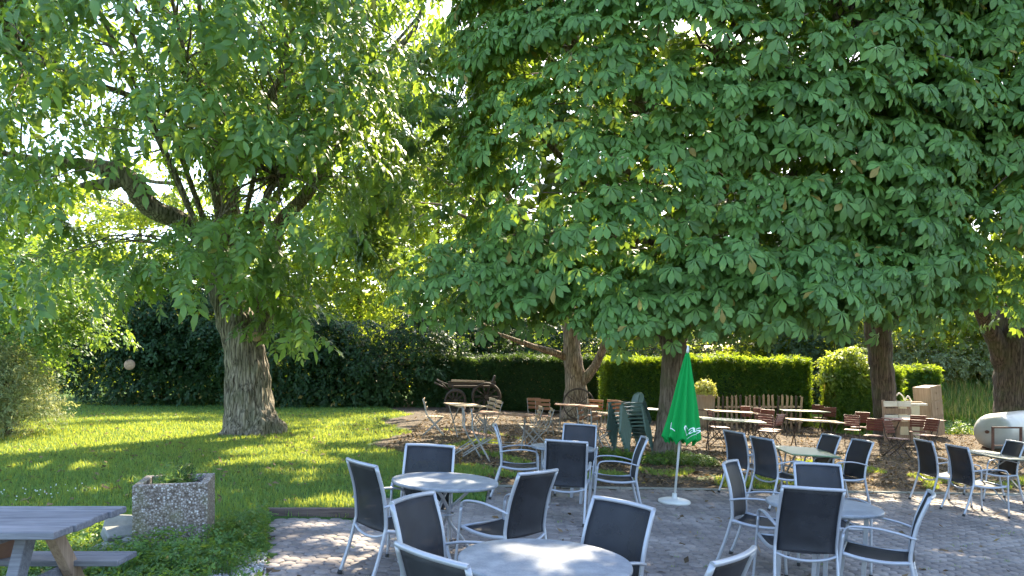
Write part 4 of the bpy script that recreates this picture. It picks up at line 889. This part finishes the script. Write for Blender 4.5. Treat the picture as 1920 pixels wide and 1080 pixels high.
chair(1906, 829, 178, 'silver armchair in front of the white tank at the right edge')

# round tables
def round_table(px, py, dia, kind, label, rz=0.0):
    c = G(px, py, .72); Mr = lean(rz, c.x); c = c - Mr @ Vector((0, 0, .72)); c.z = float(lie(c.x)) + .002; t = empty('round_table', c, rz, label, 'table', 'round grey tables on the terrace'); t.rotation_euler = Mr.to_euler()
    a = MB(); R_ = dia / 2; a.lathe([(R_ - .02, .690), (R_ - .004, .693), (R_, .700), (R_, .712), (R_ - .005, .720), (R_ - .014, .7215), (.01, .7215)], 64); a.build('tabletop', M['tabletop'], t)
    if kind == 'twist':
        for k in range(4):
            b = math.radians(90 * k + 20); q = lambda r_, an, z: (r_ * math.cos(b + an), r_ * math.sin(b + an), z)
            a = MB(); a.tube(bez([q(.25, 0, .688), q(.20, .25, .62), q(.075, .9, .47), q(.055, 1.6, .36), q(.16, 2.1, .22), q(.33, 2.3, .01)], 6), .0145, 10); a.build('leg', M['alu'], t)
        a = MB(); a.tube([(.09 * math.cos(i * math.pi / 8), .09 * math.sin(i * math.pi / 8), .42) for i in range(16)], .009, 8, closed=True); a.build('leg_ring', M['alu'], t)
    else:
        for k in range(4):
            b = math.radians(90 * k + 45); a = MB(); a.box((R_ * .72 * math.cos(b), R_ * .72 * math.sin(b), .345), (.036, .036, .69), b, bev=.005); a.build('leg', M['alu'], t)
        a = MB()
        for k in range(4):
            b0 = math.radians(90 * k + 45); b1 = b0 + math.pi / 2; r_ = R_ * .72; a.bar((r_ * math.cos(b0), r_ * math.sin(b0), .66), (r_ * math.cos(b1), r_ * math.sin(b1), .66), .02, .04)
        a.build('apron', M['alu'], t)
    return t
round_table(1022, 1050, .98, 'twist', 'nearest round grey table with dappled sun, at the bottom of the photo', .3)
round_table(835, 901, .96, 'twist', 'round grey table with dappled sun and crossed legs beside the lawn', .9)
round_table(1056, 838, .86, 'straight', 'smaller round grey table half hidden behind two armchairs, farthest of the round ones', .2)
round_table(1544, 946, .96, 'straight', 'round grey table on square legs right of the umbrella, in shade', .25)

def folding_table(c, size, h, rz, mats, label, slats=0, group=None, name='folding_table', th=.022):
    t = empty(name, c, rz, label, 'table', group); t.rotation_euler = lean(rz, c[0]).to_euler(); lx, ly = size
    a = MB()
    if slats:
        w = ly / slats
        for k in range(slats): a.box((0, -ly / 2 + (k + .5) * w, h - .011), (lx, w * .84, .02), bev=.003)
        for s in (-1, 1): a.box((s * lx * .36, 0, h - .034), (.035, ly * .96, .024))
    else: a.box((0, 0, h - th / 2), (lx, ly, th), bev=.010)
    a.build('tabletop', mats[0], t)
    for s in (-1, 1):
        x = s * lx * .36; a = MB()
        for e in (-1, 1): a = MB(); a.bar((x + .012 * e, e * ly * .40, 0), (x + .012 * e, -e * ly * .34, h - .046), .010, .026, up=(1, 0, 0)); a.build('leg', mats[1], t)
    for e in (-1, 1): a = MB(); a.tube([(-lx * .36, e * ly * .30, .11), (lx * .36, e * ly * .30, .11)], .007, 6); a.build('stretcher', mats[1], t)
    return t
g_ = 'green metal tables at the edge of the terrace'
def gz(px, py, h): q_ = G(px, py, h); q_.x -= h * math.tan(tiltat(q_.x)); q_.z = float(hgt(q_.x, q_.y)) + .018 * bool(paved(q_.x, q_.y)); return q_
folding_table(gz(1507, 845, .72), (.70, 1.2), .72, math.radians(-5), (M['greentop'], M['iron']), 'bright green metal folding table between two pairs of armchairs', 0, g_)
folding_table(gz(1868, 852, .72), (.70, 1.3), .72, math.radians(10), (M['darktop'], M['iron']), 'grey green metal table at the right edge in front of the tank', 0, g_)

# bistro tables and folding chairs
def ft(px, py, wx, wy, rz, mat, frame, label, group):
    c = gz(px, py, .74); return folding_table(c, (wx, wy), .74, math.radians(rz), (M[mat], M[frame]), label, 7, group, 'bistro_table')
gl = 'pale slatted garden tables'; gr_ = 'slatted tables on the right'
ft(871, 759, .72, 1.1, 22, 'slat_light', 'iron', 'light slatted folding table at the left end of the gravel, in front of the cart', gl)
ft(948, 775, 1.15, .80, -8, 'slat_orange', 'iron', 'orange brown slatted folding table between the cart and the back round table', gl)
ft(1081, 761, 1.15, .80, -6, 'slat_orange', 'iron', 'slatted folding table in front of the tree with the wheel', gl)
ft(1150, 776, .9, .75, 4, 'slat_light', 'iron', 'pale slatted folding table left of the stack of plastic chairs', gl)
ft(1228, 767, .8, .75, 0, 'whitewood', 'iron', 'whitish slatted table half hidden behind the forked trunk', gl)
ft(1370, 770, 1.4, .80, -3, 'slat_light', 'darkiron', 'light topped slatted table right of the umbrella, farther one', gr_)
ft(1372, 786, 1.45, .85, -8, 'slat_green', 'darkiron', 'green grey slatted table right of the umbrella, nearer one', gr_)
ft(1508, 770, 1.4, .80, -6, 'slat_green', 'darkiron', 'green grey slatted table near the gap between the hedges', gr_)
ft(1527, 786, 1.35, .85, -7, 'slat_light', 'darkiron', 'light brown slatted table among the red chairs, in front of the hedge gap', gr_)
ft(1712, 786, 1.4, .80, -3, 'slat_red', 'darkiron', 'red brown slatted table in front of the cream cabinet', gr_)
def bistro(slat, frame, bars, group):
    t = empty('folding_chair', (0, 0, 0), 0, 'x', 'chair', group)
    for s in (-1, 1):
        a = MB(); a.tube(bez([(s * .19, .25, 0.005), (s * .19, .02, .27), (s * .19, -.17, .50), (s * .19, -.215, .68), (s * .19, -.27, .86)], 4), .0095, 7, flat=(.7, 1.3)); a.build('back_leg', M[frame], t)
        a = MB(); a.tube([(s * .165, -.25, 0.005), (s * .165, .02, .27), (s * .165, .20, .445)], .0095, 7, flat=(.7, 1.3)); a.build('front_leg', M[frame], t)
    a = MB()
    for k in range(6): a.box((0, -.17 + k * .073, .456), (.40, .058, .015), bev=.003)
    a.build('seat', M[slat], t)
    a = MB()
    for k in range(bars):
        z = .845 - k * (.10 if bars < 4 else .062); y = -.255 + (.845 - z) * .33; a.box((0, y + .012, z), (.40, .013, .072 if bars < 4 else .056), Matrix.Rotation(math.radians(-16), 3, 'X'), bev=.002)
    a.build('backrest', M[slat], t)
    for q_ in ((.165, -.16, .09), (.19, .16, .10)):
        a = MB(); a.tube([(-q_[0], q_[1], q_[2]), q_], .007, 6); a.build('stretcher', M[frame], t)
    return t
protos = {}
def bc(px, py, phi, kind, label, tilt=0.0):
    """px,py: top of the backrest in the photo (z about .86)"""
    slat, frame, bars, group = {'light': ('slat_light', 'iron', 3, 'pale folding chairs'), 'orange': ('slat_orange', 'iron', 3, 'pale folding chairs'), 'red': ('slat_red', 'darkiron', 5, 'red brown folding chairs')}[kind]
    T = G(px, py, .86); r_ = math.radians(phi) - math.pi / 2; Mr = lean(r_, T.x, math.radians(tilt)); p_ = T - Mr @ Vector((0, -.27, .86))
    piv = Mr @ Vector((0, .25 if tilt < 0 else -.25, 0)); gr2 = float(hgt(p_.x + piv.x, p_.y + piv.y)); p_.z = gr2 - (piv.z if tilt else 0); e_ = Mr.to_euler(); rot = (e_.x, e_.y, e_.z)
    if kind not in protos:
        o_ = bistro(slat, frame, bars, group); protos[kind] = o_; o_.location = p_; o_.rotation_euler = rot; o_['label'] = label; return o_
    return dup(protos[kind], p_, rot, label)
bc(793, 748, 5, 'light', 'pale folding chair alone at the far left end of the gravel')
bc(925, 748, 205, 'light', 'pale folding chair just right of the cart wheels, left one of two')
bc(938, 753, 200, 'light', 'pale folding chair right of the cart, right one of two')
bc(868, 771, 8, 'orange', 'orange brown folding chair tipped against the leftmost slatted table, left one', -9)
bc(884, 774, 4, 'orange', 'orange brown folding chair tipped against the leftmost slatted table, right one', -9)
bc(1000, 750, -60, 'orange', 'orange brown folding chair behind the orange table, left one')
bc(1017, 752, -75, 'orange', 'orange brown folding chair behind the orange table, right one')
bc(1016, 763, 190, 'light', 'pale folding chair with cream slats right of the orange table, left one', 0)
bc(1037, 766, 185, 'light', 'pale folding chair with cream slats right of the orange table, right one', 0)
bc(1086, 768, -20, 'orange', 'orange brown folding chair under the edge of the table by the wheel, left one', -6)
bc(1112, 770, -25, 'orange', 'orange brown folding chair leaning at the table by the wheel, right one', -6)
bc(1118, 752, -100, 'orange', 'orange brown folding chair behind the table near the wheel')
bc(1152, 752, -110, 'orange', 'brown folding chair in front of the hedge, left of the plastic chair stack, left one')
bc(1166, 756, -80, 'orange', 'brown folding chair in front of the hedge, left of the plastic chair stack, right one')
rd = ((1330, 770, 5, 'right behind the edge of the umbrella cloth'), (1396, 762, -60, 'behind the light table, left one'), (1418, 765, -50, 'behind the light table, middle one'), (1440, 767, -125, 'behind the light table, right one'), (1434, 777, 50, 'with a broad sunlit back between the four tables, left one'), (1466, 775, 130, 'with a broad back between the four tables, right one'),
      (1533, 760, -95, 'in the gap between the hedges'), (1557, 764, 225, 'at the corner of the middle hedge block'), (1597, 778, 60, 'with its lit back turned to us near the pallet'), (1618, 773, -130, 'against the middle hedge block'), (1642, 784, -125, 'in front of the pallet, left one'), (1662, 788, -55, 'in front of the pallet, right one'),
      (1722, 780, -120, 'in front of the cream cabinet'), (1750, 786, 200, 'below the leaning tan board box'))
for px, py, ph, lb in rd: bc(px, py, ph, 'red', 'red brown folding chair ' + lb)
# row of low pickets against the hedge
fe = empty('picket_fence', (8.1, 24.4, float(hgt(8.1, 24.4))), 0, 'low row of tan wooden pickets against the hedge behind the red chairs', 'fence')
for k in range(19):
    a = MB(); hh = 1.12 + rng.uniform(-.03, .04); x = -1.35 + k * .15
    a.box((x, 0, hh / 2 - .01), (.07, .018, hh), Matrix.Rotation(rng.normal(0, .04), 3, 'Y')); a.add([(x - .025, -.009, hh - .012), (x + .025, -.009, hh - .012), (x, -.009, hh + .03), (x - .025, .009, hh - .012), (x + .025, .009, hh - .012), (x, .009, hh + .03)], [(0, 1, 2), (5, 4, 3), (0, 2, 5, 3), (1, 4, 5, 2)])
    a.build('picket', M['oldwood'] if k % 4 == 1 else M['brownwood'], fe)
a = MB(); a.box((0, .022, .25), (2.85, .02, .06)); a.box((0, .022, .75), (2.85, .02, .06)); a.build('rail', M['slat_light'], fe)

# ---- stack of green plastic chairs
def monobloc():
    t = empty('plastic_chair', (0, 0, 0), 0, 'x', 'chair', 'stacked green plastic chairs')
    def back(u, v):
        z = .40 + v * .44; hw = .20 + .03 * math.sin(v * 2.4); 
        if v > .72: hw *= math.sqrt(max(0, 1 - ((v - .72) / .29) ** 2))
        x = (2 * u - 1) * hw; return (x, -.20 - v * .12 - .03 * (1 - (2 * u - 1) ** 2), z)
    a = MB(); a.sheet(back, 10, 14, .006)
    a.box((0, -.285, .66), (.02, .008, .26), Matrix.Rotation(math.radians(16), 3, 'X')); a.build('backrest', M['plastic'], t)
    a = MB(); a.sheet(lambda u, v: ((2 * u - 1) * .23, -.21 + v * .44, .41 - .025 * math.sin(math.pi * v) * (1 - (2 * u - 1) ** 2) - (.03 * max(0, v - .85) / .15)), 8, 8, .006); a.build('seat', M['plastic'], t)
    for s in (-1, 1):
        a = MB(); a.sheet(lambda u, v: (s * (.235 + .055 * u), .26 - v * .50, .635 + .012 * math.sin(v * 3) - .01 * u), 3, 10, .006); a.sheet(lambda u, v: (s * .262, .26 - v * .50, .61 + u * .02), 1, 8, .006); a.build('armrest', M['plastic'], t)
        for nm, y, yt, zt in (('front_leg', .30, .235, .635), ('rear_leg', -.32, -.215, .60)):
            a = MB(); w0, w1 = .03, .048
            a.sheet(lambda u, v: (s * (.275 - .01 * v), y + (yt - y) * v + (u - .5) * (w0 + (w1 - w0) * v) * 1.6, v * zt), 2, 8, .006)
            a.sheet(lambda u, v: (s * (.275 - .01 * v - u * (.03 + .03 * v)), y + (yt - y) * v + (.5 if y > 0 else -.5) * (w0 + (w1 - w0) * v) * 1.6, v * zt * .93), 2, 8, .006); a.build(nm, M['plastic'], t)
    return t
mono = monobloc(); b0 = G(1188, 852); phi = math.radians(-158)
names_ = ('lowest', 'second lowest', 'third from the bottom', 'middle', 'third from the top', 'second from the top', 'topmost')
for k in range(7):
    p_ = Vector((b0.x, b0.y, float(hgt(b0.x, b0.y)))) + Vector((math.cos(phi), math.sin(phi), 0)) * (.030 * k) + Vector((0, 0, .078 * k))
    lb = 'dark green plastic armchair, %s in the stack beside the forked trunk' % names_[k]
    if k == 0: mono.location = p_; mono.rotation_euler = (0, 0, phi - math.pi / 2); mono['label'] = lb
    else: dup(mono, p_, (0, 0, phi - math.pi / 2), lb)

# ---- umbrella
ub = G(1264, 943); top = D(1290, 652, ub.y + .05); axis = top - ub; Lu = axis.length
um = empty('umbrella', ub + Vector((0, 0, .004)), 0, 'closed green beach umbrella on a white pole and round base at the terrace edge', 'umbrella')
um.rotation_euler = Vector((0, 0, 1)).rotation_difference(axis).to_euler()
z0u, z1u = Lu * .405, Lu * .975; NR = 8
def urad(an, v):
    r_ = .018 + .245 * (1 - v) ** 0.88; k = .5 + .5 * math.cos(NR * an + .6 + .5 * math.sin(an * 2)); k2 = .5 + .5 * math.cos(2 * NR * an + 1.3)
    return r_ * (.62 + .38 * k ** .7 + .05 * k2 * (1 - v)) * (1 + .10 * math.sin(an + 1) + .05 * math.sin(3 * an + 5 * v))
def upt(an, v, off=0.0):
    r_ = urad(an, v) + off; tw = an + .12 * v
    z = z0u + (z1u - z0u) * v + (1 - v) ** 3 * (.045 * math.cos(NR * an + .6) - .02)
    return (r_ * math.cos(tw), r_ * math.sin(tw), z)
nA, nV = 144, 40; V = [upt(2 * math.pi * i / nA, j / nV) for j in range(nV + 1) for i in range(nA)]
V += [tuple(np.array(upt(2 * math.pi * i / nA, j / nV, -.006)) - np.array([0, 0, 0])) for j in range(nV + 1) for i in range(nA)]
O = (nV + 1) * nA; fs = []
for j in range(nV):
    for i in range(nA):
        a_, b_ = j * nA + i, j * nA + (i + 1) % nA; fs += [(a_, b_, b_ + nA, a_ + nA), (O + a_ + nA, O + b_ + nA, O + b_, O + a_)]
for i in range(nA): fs += [(i, O + i, O + (i + 1) % nA, (i + 1) % nA)]
cn = MB(); cn.add(V, fs, 0, True); cn.build('canopy', M['umb'], um)
a = MB(); a.tube([(0, 0, .05), (0, 0, Lu * .99)], .0165, 12); a.build('pole', M['white'], um)
a = MB(); a.lathe([(.022, Lu * .965), (.020, Lu * .985), (.010, Lu * 1.01), (.004, Lu * 1.012)], 12); a.build('finial', M['white'], um)
bs = MB(); bs.lathe([(.215, 0), (.222, .012), (.215, .035), (.15, .055), (.06, .065), (.035, .07), (.032, .13), (.02, .13)], 40); bo_ = bs.build('base', M['white'], um); bo_.rotation_euler = (um.rotation_euler.to_matrix().inverted() @ lean(0, ub.x)).to_euler()
def print_on(txt, an0, zc, size, rev=1, name='lettering'):
    cu = bpy.data.curves.new('txt', 'FONT'); cu.body = txt; cu.size = size; cu.align_x = 'CENTER'; cu.align_y = 'CENTER'; cu.resolution_u = 3
    ob = bpy.data.objects.new('txt', cu); COL.objects.link(ob); bpy.context.view_layer.update()
    me = bpy.data.meshes.new_from_object(ob.evaluated_get(bpy.context.evaluated_depsgraph_get())); COL.objects.unlink(ob); bpy.data.objects.remove(ob)
    vs = []; v0 = (zc - z0u) / (z1u - z0u)
    import bmesh
    bm = bmesh.new(); bm.from_mesh(me); bmesh.ops.triangulate(bm, faces=bm.faces)
    for _ in range(2): bmesh.ops.subdivide_edges(bm, edges=[e for e in bm.edges if e.calc_length() > .012], cuts=1); bmesh.ops.triangulate(bm, faces=bm.faces)
    for v in bm.verts:
        v_ = max(0, v0 + v.co.y / (z1u - z0u)); an = an0 + v.co.x / .20; p_ = upt(an, v_, .0035); v.co = p_
    bm.to_mesh(me); bm.free(); me.materials.clear(); me.materials.append(M['letter'])
    o_ = bpy.data.objects.new(name, me); COL.objects.link(o_); o_.parent = um; return o_
print_on('Carls', math.radians(-50), z0u + .16, .15); print_on('____', math.radians(-50), z0u + .115, .09); print_on('L', math.radians(-138), z0u + .165, .14)

# ---- aggregate planter
f1 = G(249, 1018); f2 = G(384, 1040); cP = Vector(((f1.x + f2.x) / 2 - .07, (f1.y + f2.y) / 2 + .32, .09)); wP = .64
plt = empty('planter', cP, math.radians(16), 'square exposed aggregate planter with a little plant beside the picnic table', 'planter')
a = MB(); hP = .60
o1 = wP / 2
for (cx, cy, sx, sy) in ((0, -o1 + .035, wP, .07), (0, o1 - .035, wP, .07), (-o1 + .035, 0, .07, wP - .14), (o1 - .035, 0, .07, wP - .14)):
    a.box((cx, cy, hP / 2), (sx, sy, hP), bev=.006)
a.build('body', M['aggregate'], plt)
a = MB(); a.box((0, 0, .27), (wP - .142, wP - .142, .5)); a.build('soil', M['soil'], plt)
lv = Leaves(); n = 200; P = np.stack([rng.normal(-.03, .08, n), rng.normal(0, .08, n) - .02, .51 + np.abs(rng.normal(0, .06, n))], 1); lv.put([sprig(i, 7, .05, .012, .06) for i in range(4)], P, frames(rng.normal(0, .5, (n, 3)) + [0, -.4, .6], rng.normal(0, .6, (n, 3)) + [0, 0, 1]), rng.uniform(.6, 1.1, n))
pl = empty('succulent', cP + Vector((0, 0, .01)), 0, 'small yellow green cushion plant with a grey green sprig growing in the aggregate planter', 'plant'); lv.build('foliage', M['weed'], pl)
lv = Leaves(); n = 130; P = np.stack([rng.normal(.07, .03, n), rng.normal(.03, .025, n), .51 + rng.random(n) * .19], 1); lv.put([sprig(i, 6, .035, .010, .05) for i in range(4)], P, frames(rng.normal(0, .6, (n, 3)) + [0, -.7, .3], rng.normal(0, .5, (n, 3)) + [0, 0, 1]), rng.uniform(.7, 1.2, n)); lv.build('sprig', M['darkleaf'], pl)
# broken blocks
bl = ((225, 985, .13, .28, .20, .08, 20, 58, 'thin slab tipped up against the aggregate planter'), (222, 1003, .08, .26, .17, .10, 50, 28, 'tilted pale cement block in front of the others beside the planter'), (240, 1018, .04, .10, .10, .09, 0, 3, 'smallest cement block at the foot of the planter'), (215, 1030, .02, .36, .20, .05, -4, 2, 'flat cement slab lying on the ground beside the planter'))
for px, py, z, sx, sy, sz, rz, rx, lb in bl:
    q = G(px, py, z); a = MB(); a.box((0, 0, 0), (sx, sy, sz), bev=.012); o_ = a.build('concrete_block', M['cement']); o_.location = q; o_.rotation_euler = (math.radians(rx), math.radians(6), math.radians(rz)); tag(o_, lb, 'block', 'broken blocks by the planter')

# ---- picnic table
tz_ = .72; pe = G(227, 950, .72); pn = G(187, 1000, .72); pt = empty('picnic_table', (pe.x - 1.08, (pe.y + pn.y) / 2, .10), 0, 'weathered grey wooden picnic table cut off by the left edge', 'picnic table')
a = MB()
for k in range(4): a.box((0, -.3 + k * .2, .70), (2.2 + .03 * (k % 2), .197, .045), bev=.005)
tt = a.build('tabletop', M['greywood'], pt); tt.rotation_euler = (0, 0, math.radians(0))
a = MB()
for k in range(2): a.box((.05, .42 + k * .135, .335), (2.05, .132, .04), bev=.005)
a.build('bench', M['greywood'], pt)
a = MB()
for k in range(2): a.box((.05, -.75 + k * .135, .345), (2.05, .132, .04), bev=.005)
a.build('bench', M['greywood'], pt)
for x in (.74, -.70):
    for s in (-1, 1):
        a = MB(); a.bar((x + (.03 if s < 0 else 0), s * (.58 if s > 0 else .40), 0), (x + (.03 if s < 0 else 0), s * .12, .675), .10, .07, up=(1, 0, 0), bev=.006); a.build('leg', M['brownwood'] if s > 0 else M['greywood'], pt)
    a = MB(); a.box((x - .06, -.03, .27), (.045, 1.35, .09), bev=.005); a.box((x - .06, 0, .650), (.045, .66, .055)); a.build('crossbeam', M['greywood'], pt)
bk = MB(); bk.lathe([(.13, 0), (.17, .17), (.18, .175), (.18, .2), (.165, .2), (.155, .17), (.02, .165)], 24); q = G(12, 1037, .33); o_ = bk.build('pot', M['terra']); o_.location = (pt.location.x + .16, pt.location.y + .49, .10 + .357); tag(o_, 'brown clay pot standing under the top of the picnic table on the bench', 'pot')

# ---- spoked wheel
def wheel_parts(R_, parent, loc_, rot, mat='oldwood', ns=10, name='wheel'):
    w_ = empty(name, loc_, 0) if parent is None else None
    a = MB(); a.tube([(R_ * math.cos(2 * math.pi * k / 32), 0, R_ * math.sin(2 * math.pi * k / 32)) for k in range(32)], .022, 6, closed=True, flat=(1.3, 1))
    a.tube([(0, -.07, 0), (0, .07, 0)], .05, 12)
    for k in range(ns):
        an = 2 * math.pi * k / ns; a.tube([(.04 * math.cos(an), 0, .04 * math.sin(an)), (R_ * math.cos(an), 0, R_ * math.sin(an))], .013, 6)
    o_ = a.build(name, M[mat], parent); o_.location = loc_; o_.rotation_euler = rot; return o_
o_ = wheel_parts(.52, None if False else bpy.data.objects.new('tmp', None), (0, 0, 0), (0, 0, 0)); o_.parent = None
o_.name = 'wagon_wheel'; o_.location = (bA.x + .0, bA.y - .86, float(lie(bA.x)) + .52); o_.rotation_euler = (math.radians(-13), 0, math.radians(4)); tag(o_, 'old spoked wagon wheel leaning against the tree by the hedge', 'wheel')
# ---- cart
ct = empty('wooden_cart', (D(877, 760, 26.6).x, 26.6, float(hgt(-1.6, 26.6))), math.radians(4), 'old dark wooden hay cart rotting in front of the hedge', 'cart')
a = MB(); a.box((.1, 0, .60), (1.15, .55, .05), bev=.006); a.box((.1, -.30, .68), (1.15, .03, .10)); a.build('bed', M['oldwood'], ct)
a = MB(); a.box((.0, -.32, .735), (.80, .05, .045), Matrix.Rotation(math.radians(2), 3, 'Y')); a.build('top_board', M['card'], ct)
for (x, R_, y) in ((.45, .33, -.36), (-.30, .24, -.36), (.45, .33, .36), (-.30, .24, .36)): wheel_parts(R_, ct, (x, y, R_ + .02), (0, 0, 0))
a = MB(); a.tube([(-.45, -.1, .5), (-.75, -.2, .78)], .022, 6); a.tube([(-.45, .1, .5), (-.82, 0, .70)], .022, 6); a.tube([(-.75, -.25, .76), (-.35, -.25, .60)], .02, 6); a.tube([(-.36, -.33, .12), (-.36, -.33, .66)], .014, 6); a.build('shaft', M['oldwood'], ct)
a = MB(); a.box((.62, 0, .72), (.04, .6, .30), Matrix.Rotation(math.radians(18), 3, 'Y')); a.build('end_board', M['oldwood'], ct)
ct.scale = (1.45, 1.45, 1.45)
# pale round plate hanging in the dark shrub
a = MB(); a.lathe([(.155, -.015), (.165, 0), (.155, .015), (.02, .017)], 28); o_ = a.build('wooden_disc', M['cutwood']); o_.scale = (1.2, 1.2, 1.2); o_.location = D(243, 684, 27.9); o_.rotation_euler = (math.radians(85), 0, math.radians(10)); tag(o_, 'pale round wooden disc hanging in the dark shrub left of the walnut', 'disc')

# ---- pallet, cabinet, boards, tan box
pa = empty('pallet', (bC.x - .12, bC.y - .98, float(lie(bC.x))), math.radians(-6), 'small wooden pallet with white boards leaning on the straight brown trunk', 'pallet'); pa.rotation_euler = (math.radians(-10), 0, math.radians(-6))
a = MB()
for x in (-.27, 0, .27): a.box((x, .03, .38), (.055, .07, .76), bev=.004)
a.box((0, -.012, .55), (.60, .018, .10)); a.box((0, -.012, .32), (.60, .018, .09)); a.box((0, -.012, .08), (.60, .018, .09)); a.build('frame', M['brownwood'], pa)
for z in (.68, .43):  # two rows of boards
    for x in (-.145, .150):
        a = MB(); a.box((x, -.035, z), (.28, .06, .10), bev=.006); a.build('board', M['whitewood'], pa)
cc_ = D(1700, 770, 22.6); SC = 1.45; gC = float(hgt(cc_.x, 22.7)); cb = empty('cabinet', (cc_.x, 22.7, gC), math.radians(-5), 'cream panelled cabinet standing behind the red brown table', 'cabinet')
cb.scale = (SC, SC, 1.75); pa.scale = (1.3, 1.35, 1.62)
a = MB(); a.box((0, 0, .30), (.42, .40, .56), bev=.006); a.build('body', M['cream'], cb); a = MB(); a.box((-.003, -.205, .30), (.36, .012, .50), bev=.003); a.tube([(.14, -.215, .28), (.14, -.215, .36)], .006, 6); a.build('door', M['cream'], cb)
a = MB(); a.box((.05, 0, .60), (.62, .44, .03)); a.build('top_board', M['whitewood'], cb)
for k, (dz_, rr, mt, lb) in enumerate(((.625, 5, 'card', 'thin brown board lying on the cream cabinet, lower one'), (.650, -7, 'slat_light', 'thin brown board lying on the cream cabinet, upper one'))):
    a = MB(); a.box((0, 0, 0), (.58, .10, .02)); o_ = a.build('board', M[mt]); o_.scale = (SC, SC, SC); o_.location = (cc_.x + .03, 22.62, gC + 1.075 + (dz_ - .625) * 1.35); o_.rotation_euler = (0, 0, math.radians(rr)); tag(o_, lb, 'board', 'boards on the cabinet')
a = MB(); a.tube(bez([(-.16, 0, .12), (-.10, 0, .17), (-.02, 0, .10), (.02, 0, .02), (.08, 0, .11), (.16, 0, 0)], 4), .013, 7); o_ = a.build('bent_bracket', M['white']); o_.scale = (SC, SC, SC); o_.location = (cc_.x, 22.75, gC + 1.13); tag(o_, 'white bent metal bracket lying on top of the cream cabinet', 'bracket')
tb = D(1742, 750, 23.4); bx = empty('drawer_box', (tb.x + .06, 23.4, float(hgt(tb.x, 23.4)) + .03), 0, 'tall tan wooden box leaning in front of the short dark hedge', 'box'); bx.rotation_euler = (0, math.radians(-7), math.radians(22))
bx.scale = (1.6, 1.6, 1.75)
a = MB(); a.box((0, 0, .45), (.34, .36, .88), bev=.006); a.build('carcass', M['card'], bx)
for z in (.22, .50, .78): 
    a = MB(); a.box((0, -.188, z), (.30, .016, .25 if z > .3 else .2), bev=.003); a.tube([(0, -.20, z), (0, -.212, z)], .012, 8); a.build('drawer_front', M['card'], bx)
# ---- gas tank with rusty frame
tq = G(1868, 850); tn = empty('gas_tank', (tq.x + .1, tq.y + .35, float(lie(tq.x))), math.radians(38), 'white horizontal gas tank lying at the right edge', 'tank')
a = MB(); tn.scale = (1.4, 1.4, 1.4); Rt = .33; prof = [(.0, -.02)] ; vs = []
ring = []
for k in range(9): an = math.pi / 2 * k / 8; ring.append((.12 - .29 * math.cos(an), Rt * math.sin(an)))
ring += [(1.6 + .17 * math.sin(math.pi / 2 * k / 8), Rt * math.cos(math.pi / 2 * k / 8)) for k in range(9)]
nT = 40
for x, r_ in ring:
    for j in range(nT): an = 2 * math.pi * j / nT; vs.append((x, max(r_, .002) * math.cos(an), .37 + max(r_, .002) * math.sin(an)))
a.add(vs, [(i * nT + j, i * nT + (j + 1) % nT, (i + 1) * nT + (j + 1) % nT, (i + 1) * nT + j) for i in range(len(ring) - 1) for j in range(nT)], 0, True)
a.build('shell', M['tank'], tn)
a = MB(); a.tube([(-.14, .0, .38), (-.20, .0, .38)], .024, 10); a.tube([(-.19, .0, .38), (-.215, .0, .38)], .034, 6); a.build('valve', M['rust'], tn)
for x in (.3, 1.3):
    a = MB(); a.box((x, 0, .035), (.08, .5, .07)); a.build('foot', M['rust'], tn)
fr = empty('steel_frame', (G(1871, 852).x, G(1883, 852).y - .35, float(lie(G(1883, 852).x))), math.radians(-3), 'rusty brown steel angle frame in front of the white tank', 'frame')
fr.scale = (1.4, 1.4, 1.3)
a = MB()
for x in (-.24, .24): a.box((x, 0, .27), (.035, .035, .54))
a.box((0, 0, .545), (.515, .036, .03)); a.box((0, -.001, .20), (.445, .02, .02)); a.build('bars', M['rust'], fr)

# ---- yellow plant in a tub by the hedge, small bucket
tu = empty('tub', (D(1322, 740, 24.6).x, 24.6, float(hgt(6.4, 24.6))), 0, 'brown wooden tub in front of the hedge right of the umbrella', 'tub'); a = MB(); a.lathe([(.20, 0), (.22, .2), (.235, .52), (.25, .53), (.25, .56), (.22, .56), (.21, .50), (.02, .49)], 24); a.build('staves', M['card'], tu); a = MB(); a.tube([(.228 * math.cos(i * math.pi / 12), .228 * math.sin(i * math.pi / 12), .3) for i in range(24)], .008, 6, closed=True); a.build('hoop', M['darkiron'], tu)
tu.scale = (1.35, 1.35, 1.9); yp = empty('tub_plant', (tu.location.x, 24.6, tu.location.z + .95), 0, 'pale yellow leafy plant growing in the brown tub', 'plant'); lv = Leaves(); n = 420; d_ = unit(rng.normal(size=(n, 3))); d_[:, 2] = np.abs(d_[:, 2]); P = d_ * np.array([.40, .35, .55]) * rng.uniform(.5, 1, (n, 1)) + [0, 0, .05]; lv.put([sprig(i, 4, .06, .04, .07) for i in range(4)], P, frames(d_ + rng.normal(0, .4, (n, 3)), rng.normal(0, .6, (n, 3)) + [0, 0, .3]), rng.uniform(1.0, 1.7, n)); lv.build('foliage', M['yellowleaf'], yp)
a = MB(); a.lathe([(.055, 0), (.075, .13), (.08, .135), (.072, .135), (.055, .02), (.005, .015)], 20); o_ = a.build('bucket', M['bucket']); q = G(1303, 866); o_.location = (q.x, q.y, float(hgt(q.x, q.y))); tag(o_, 'small pale bucket on the ground beside the forked trunk', 'bucket')
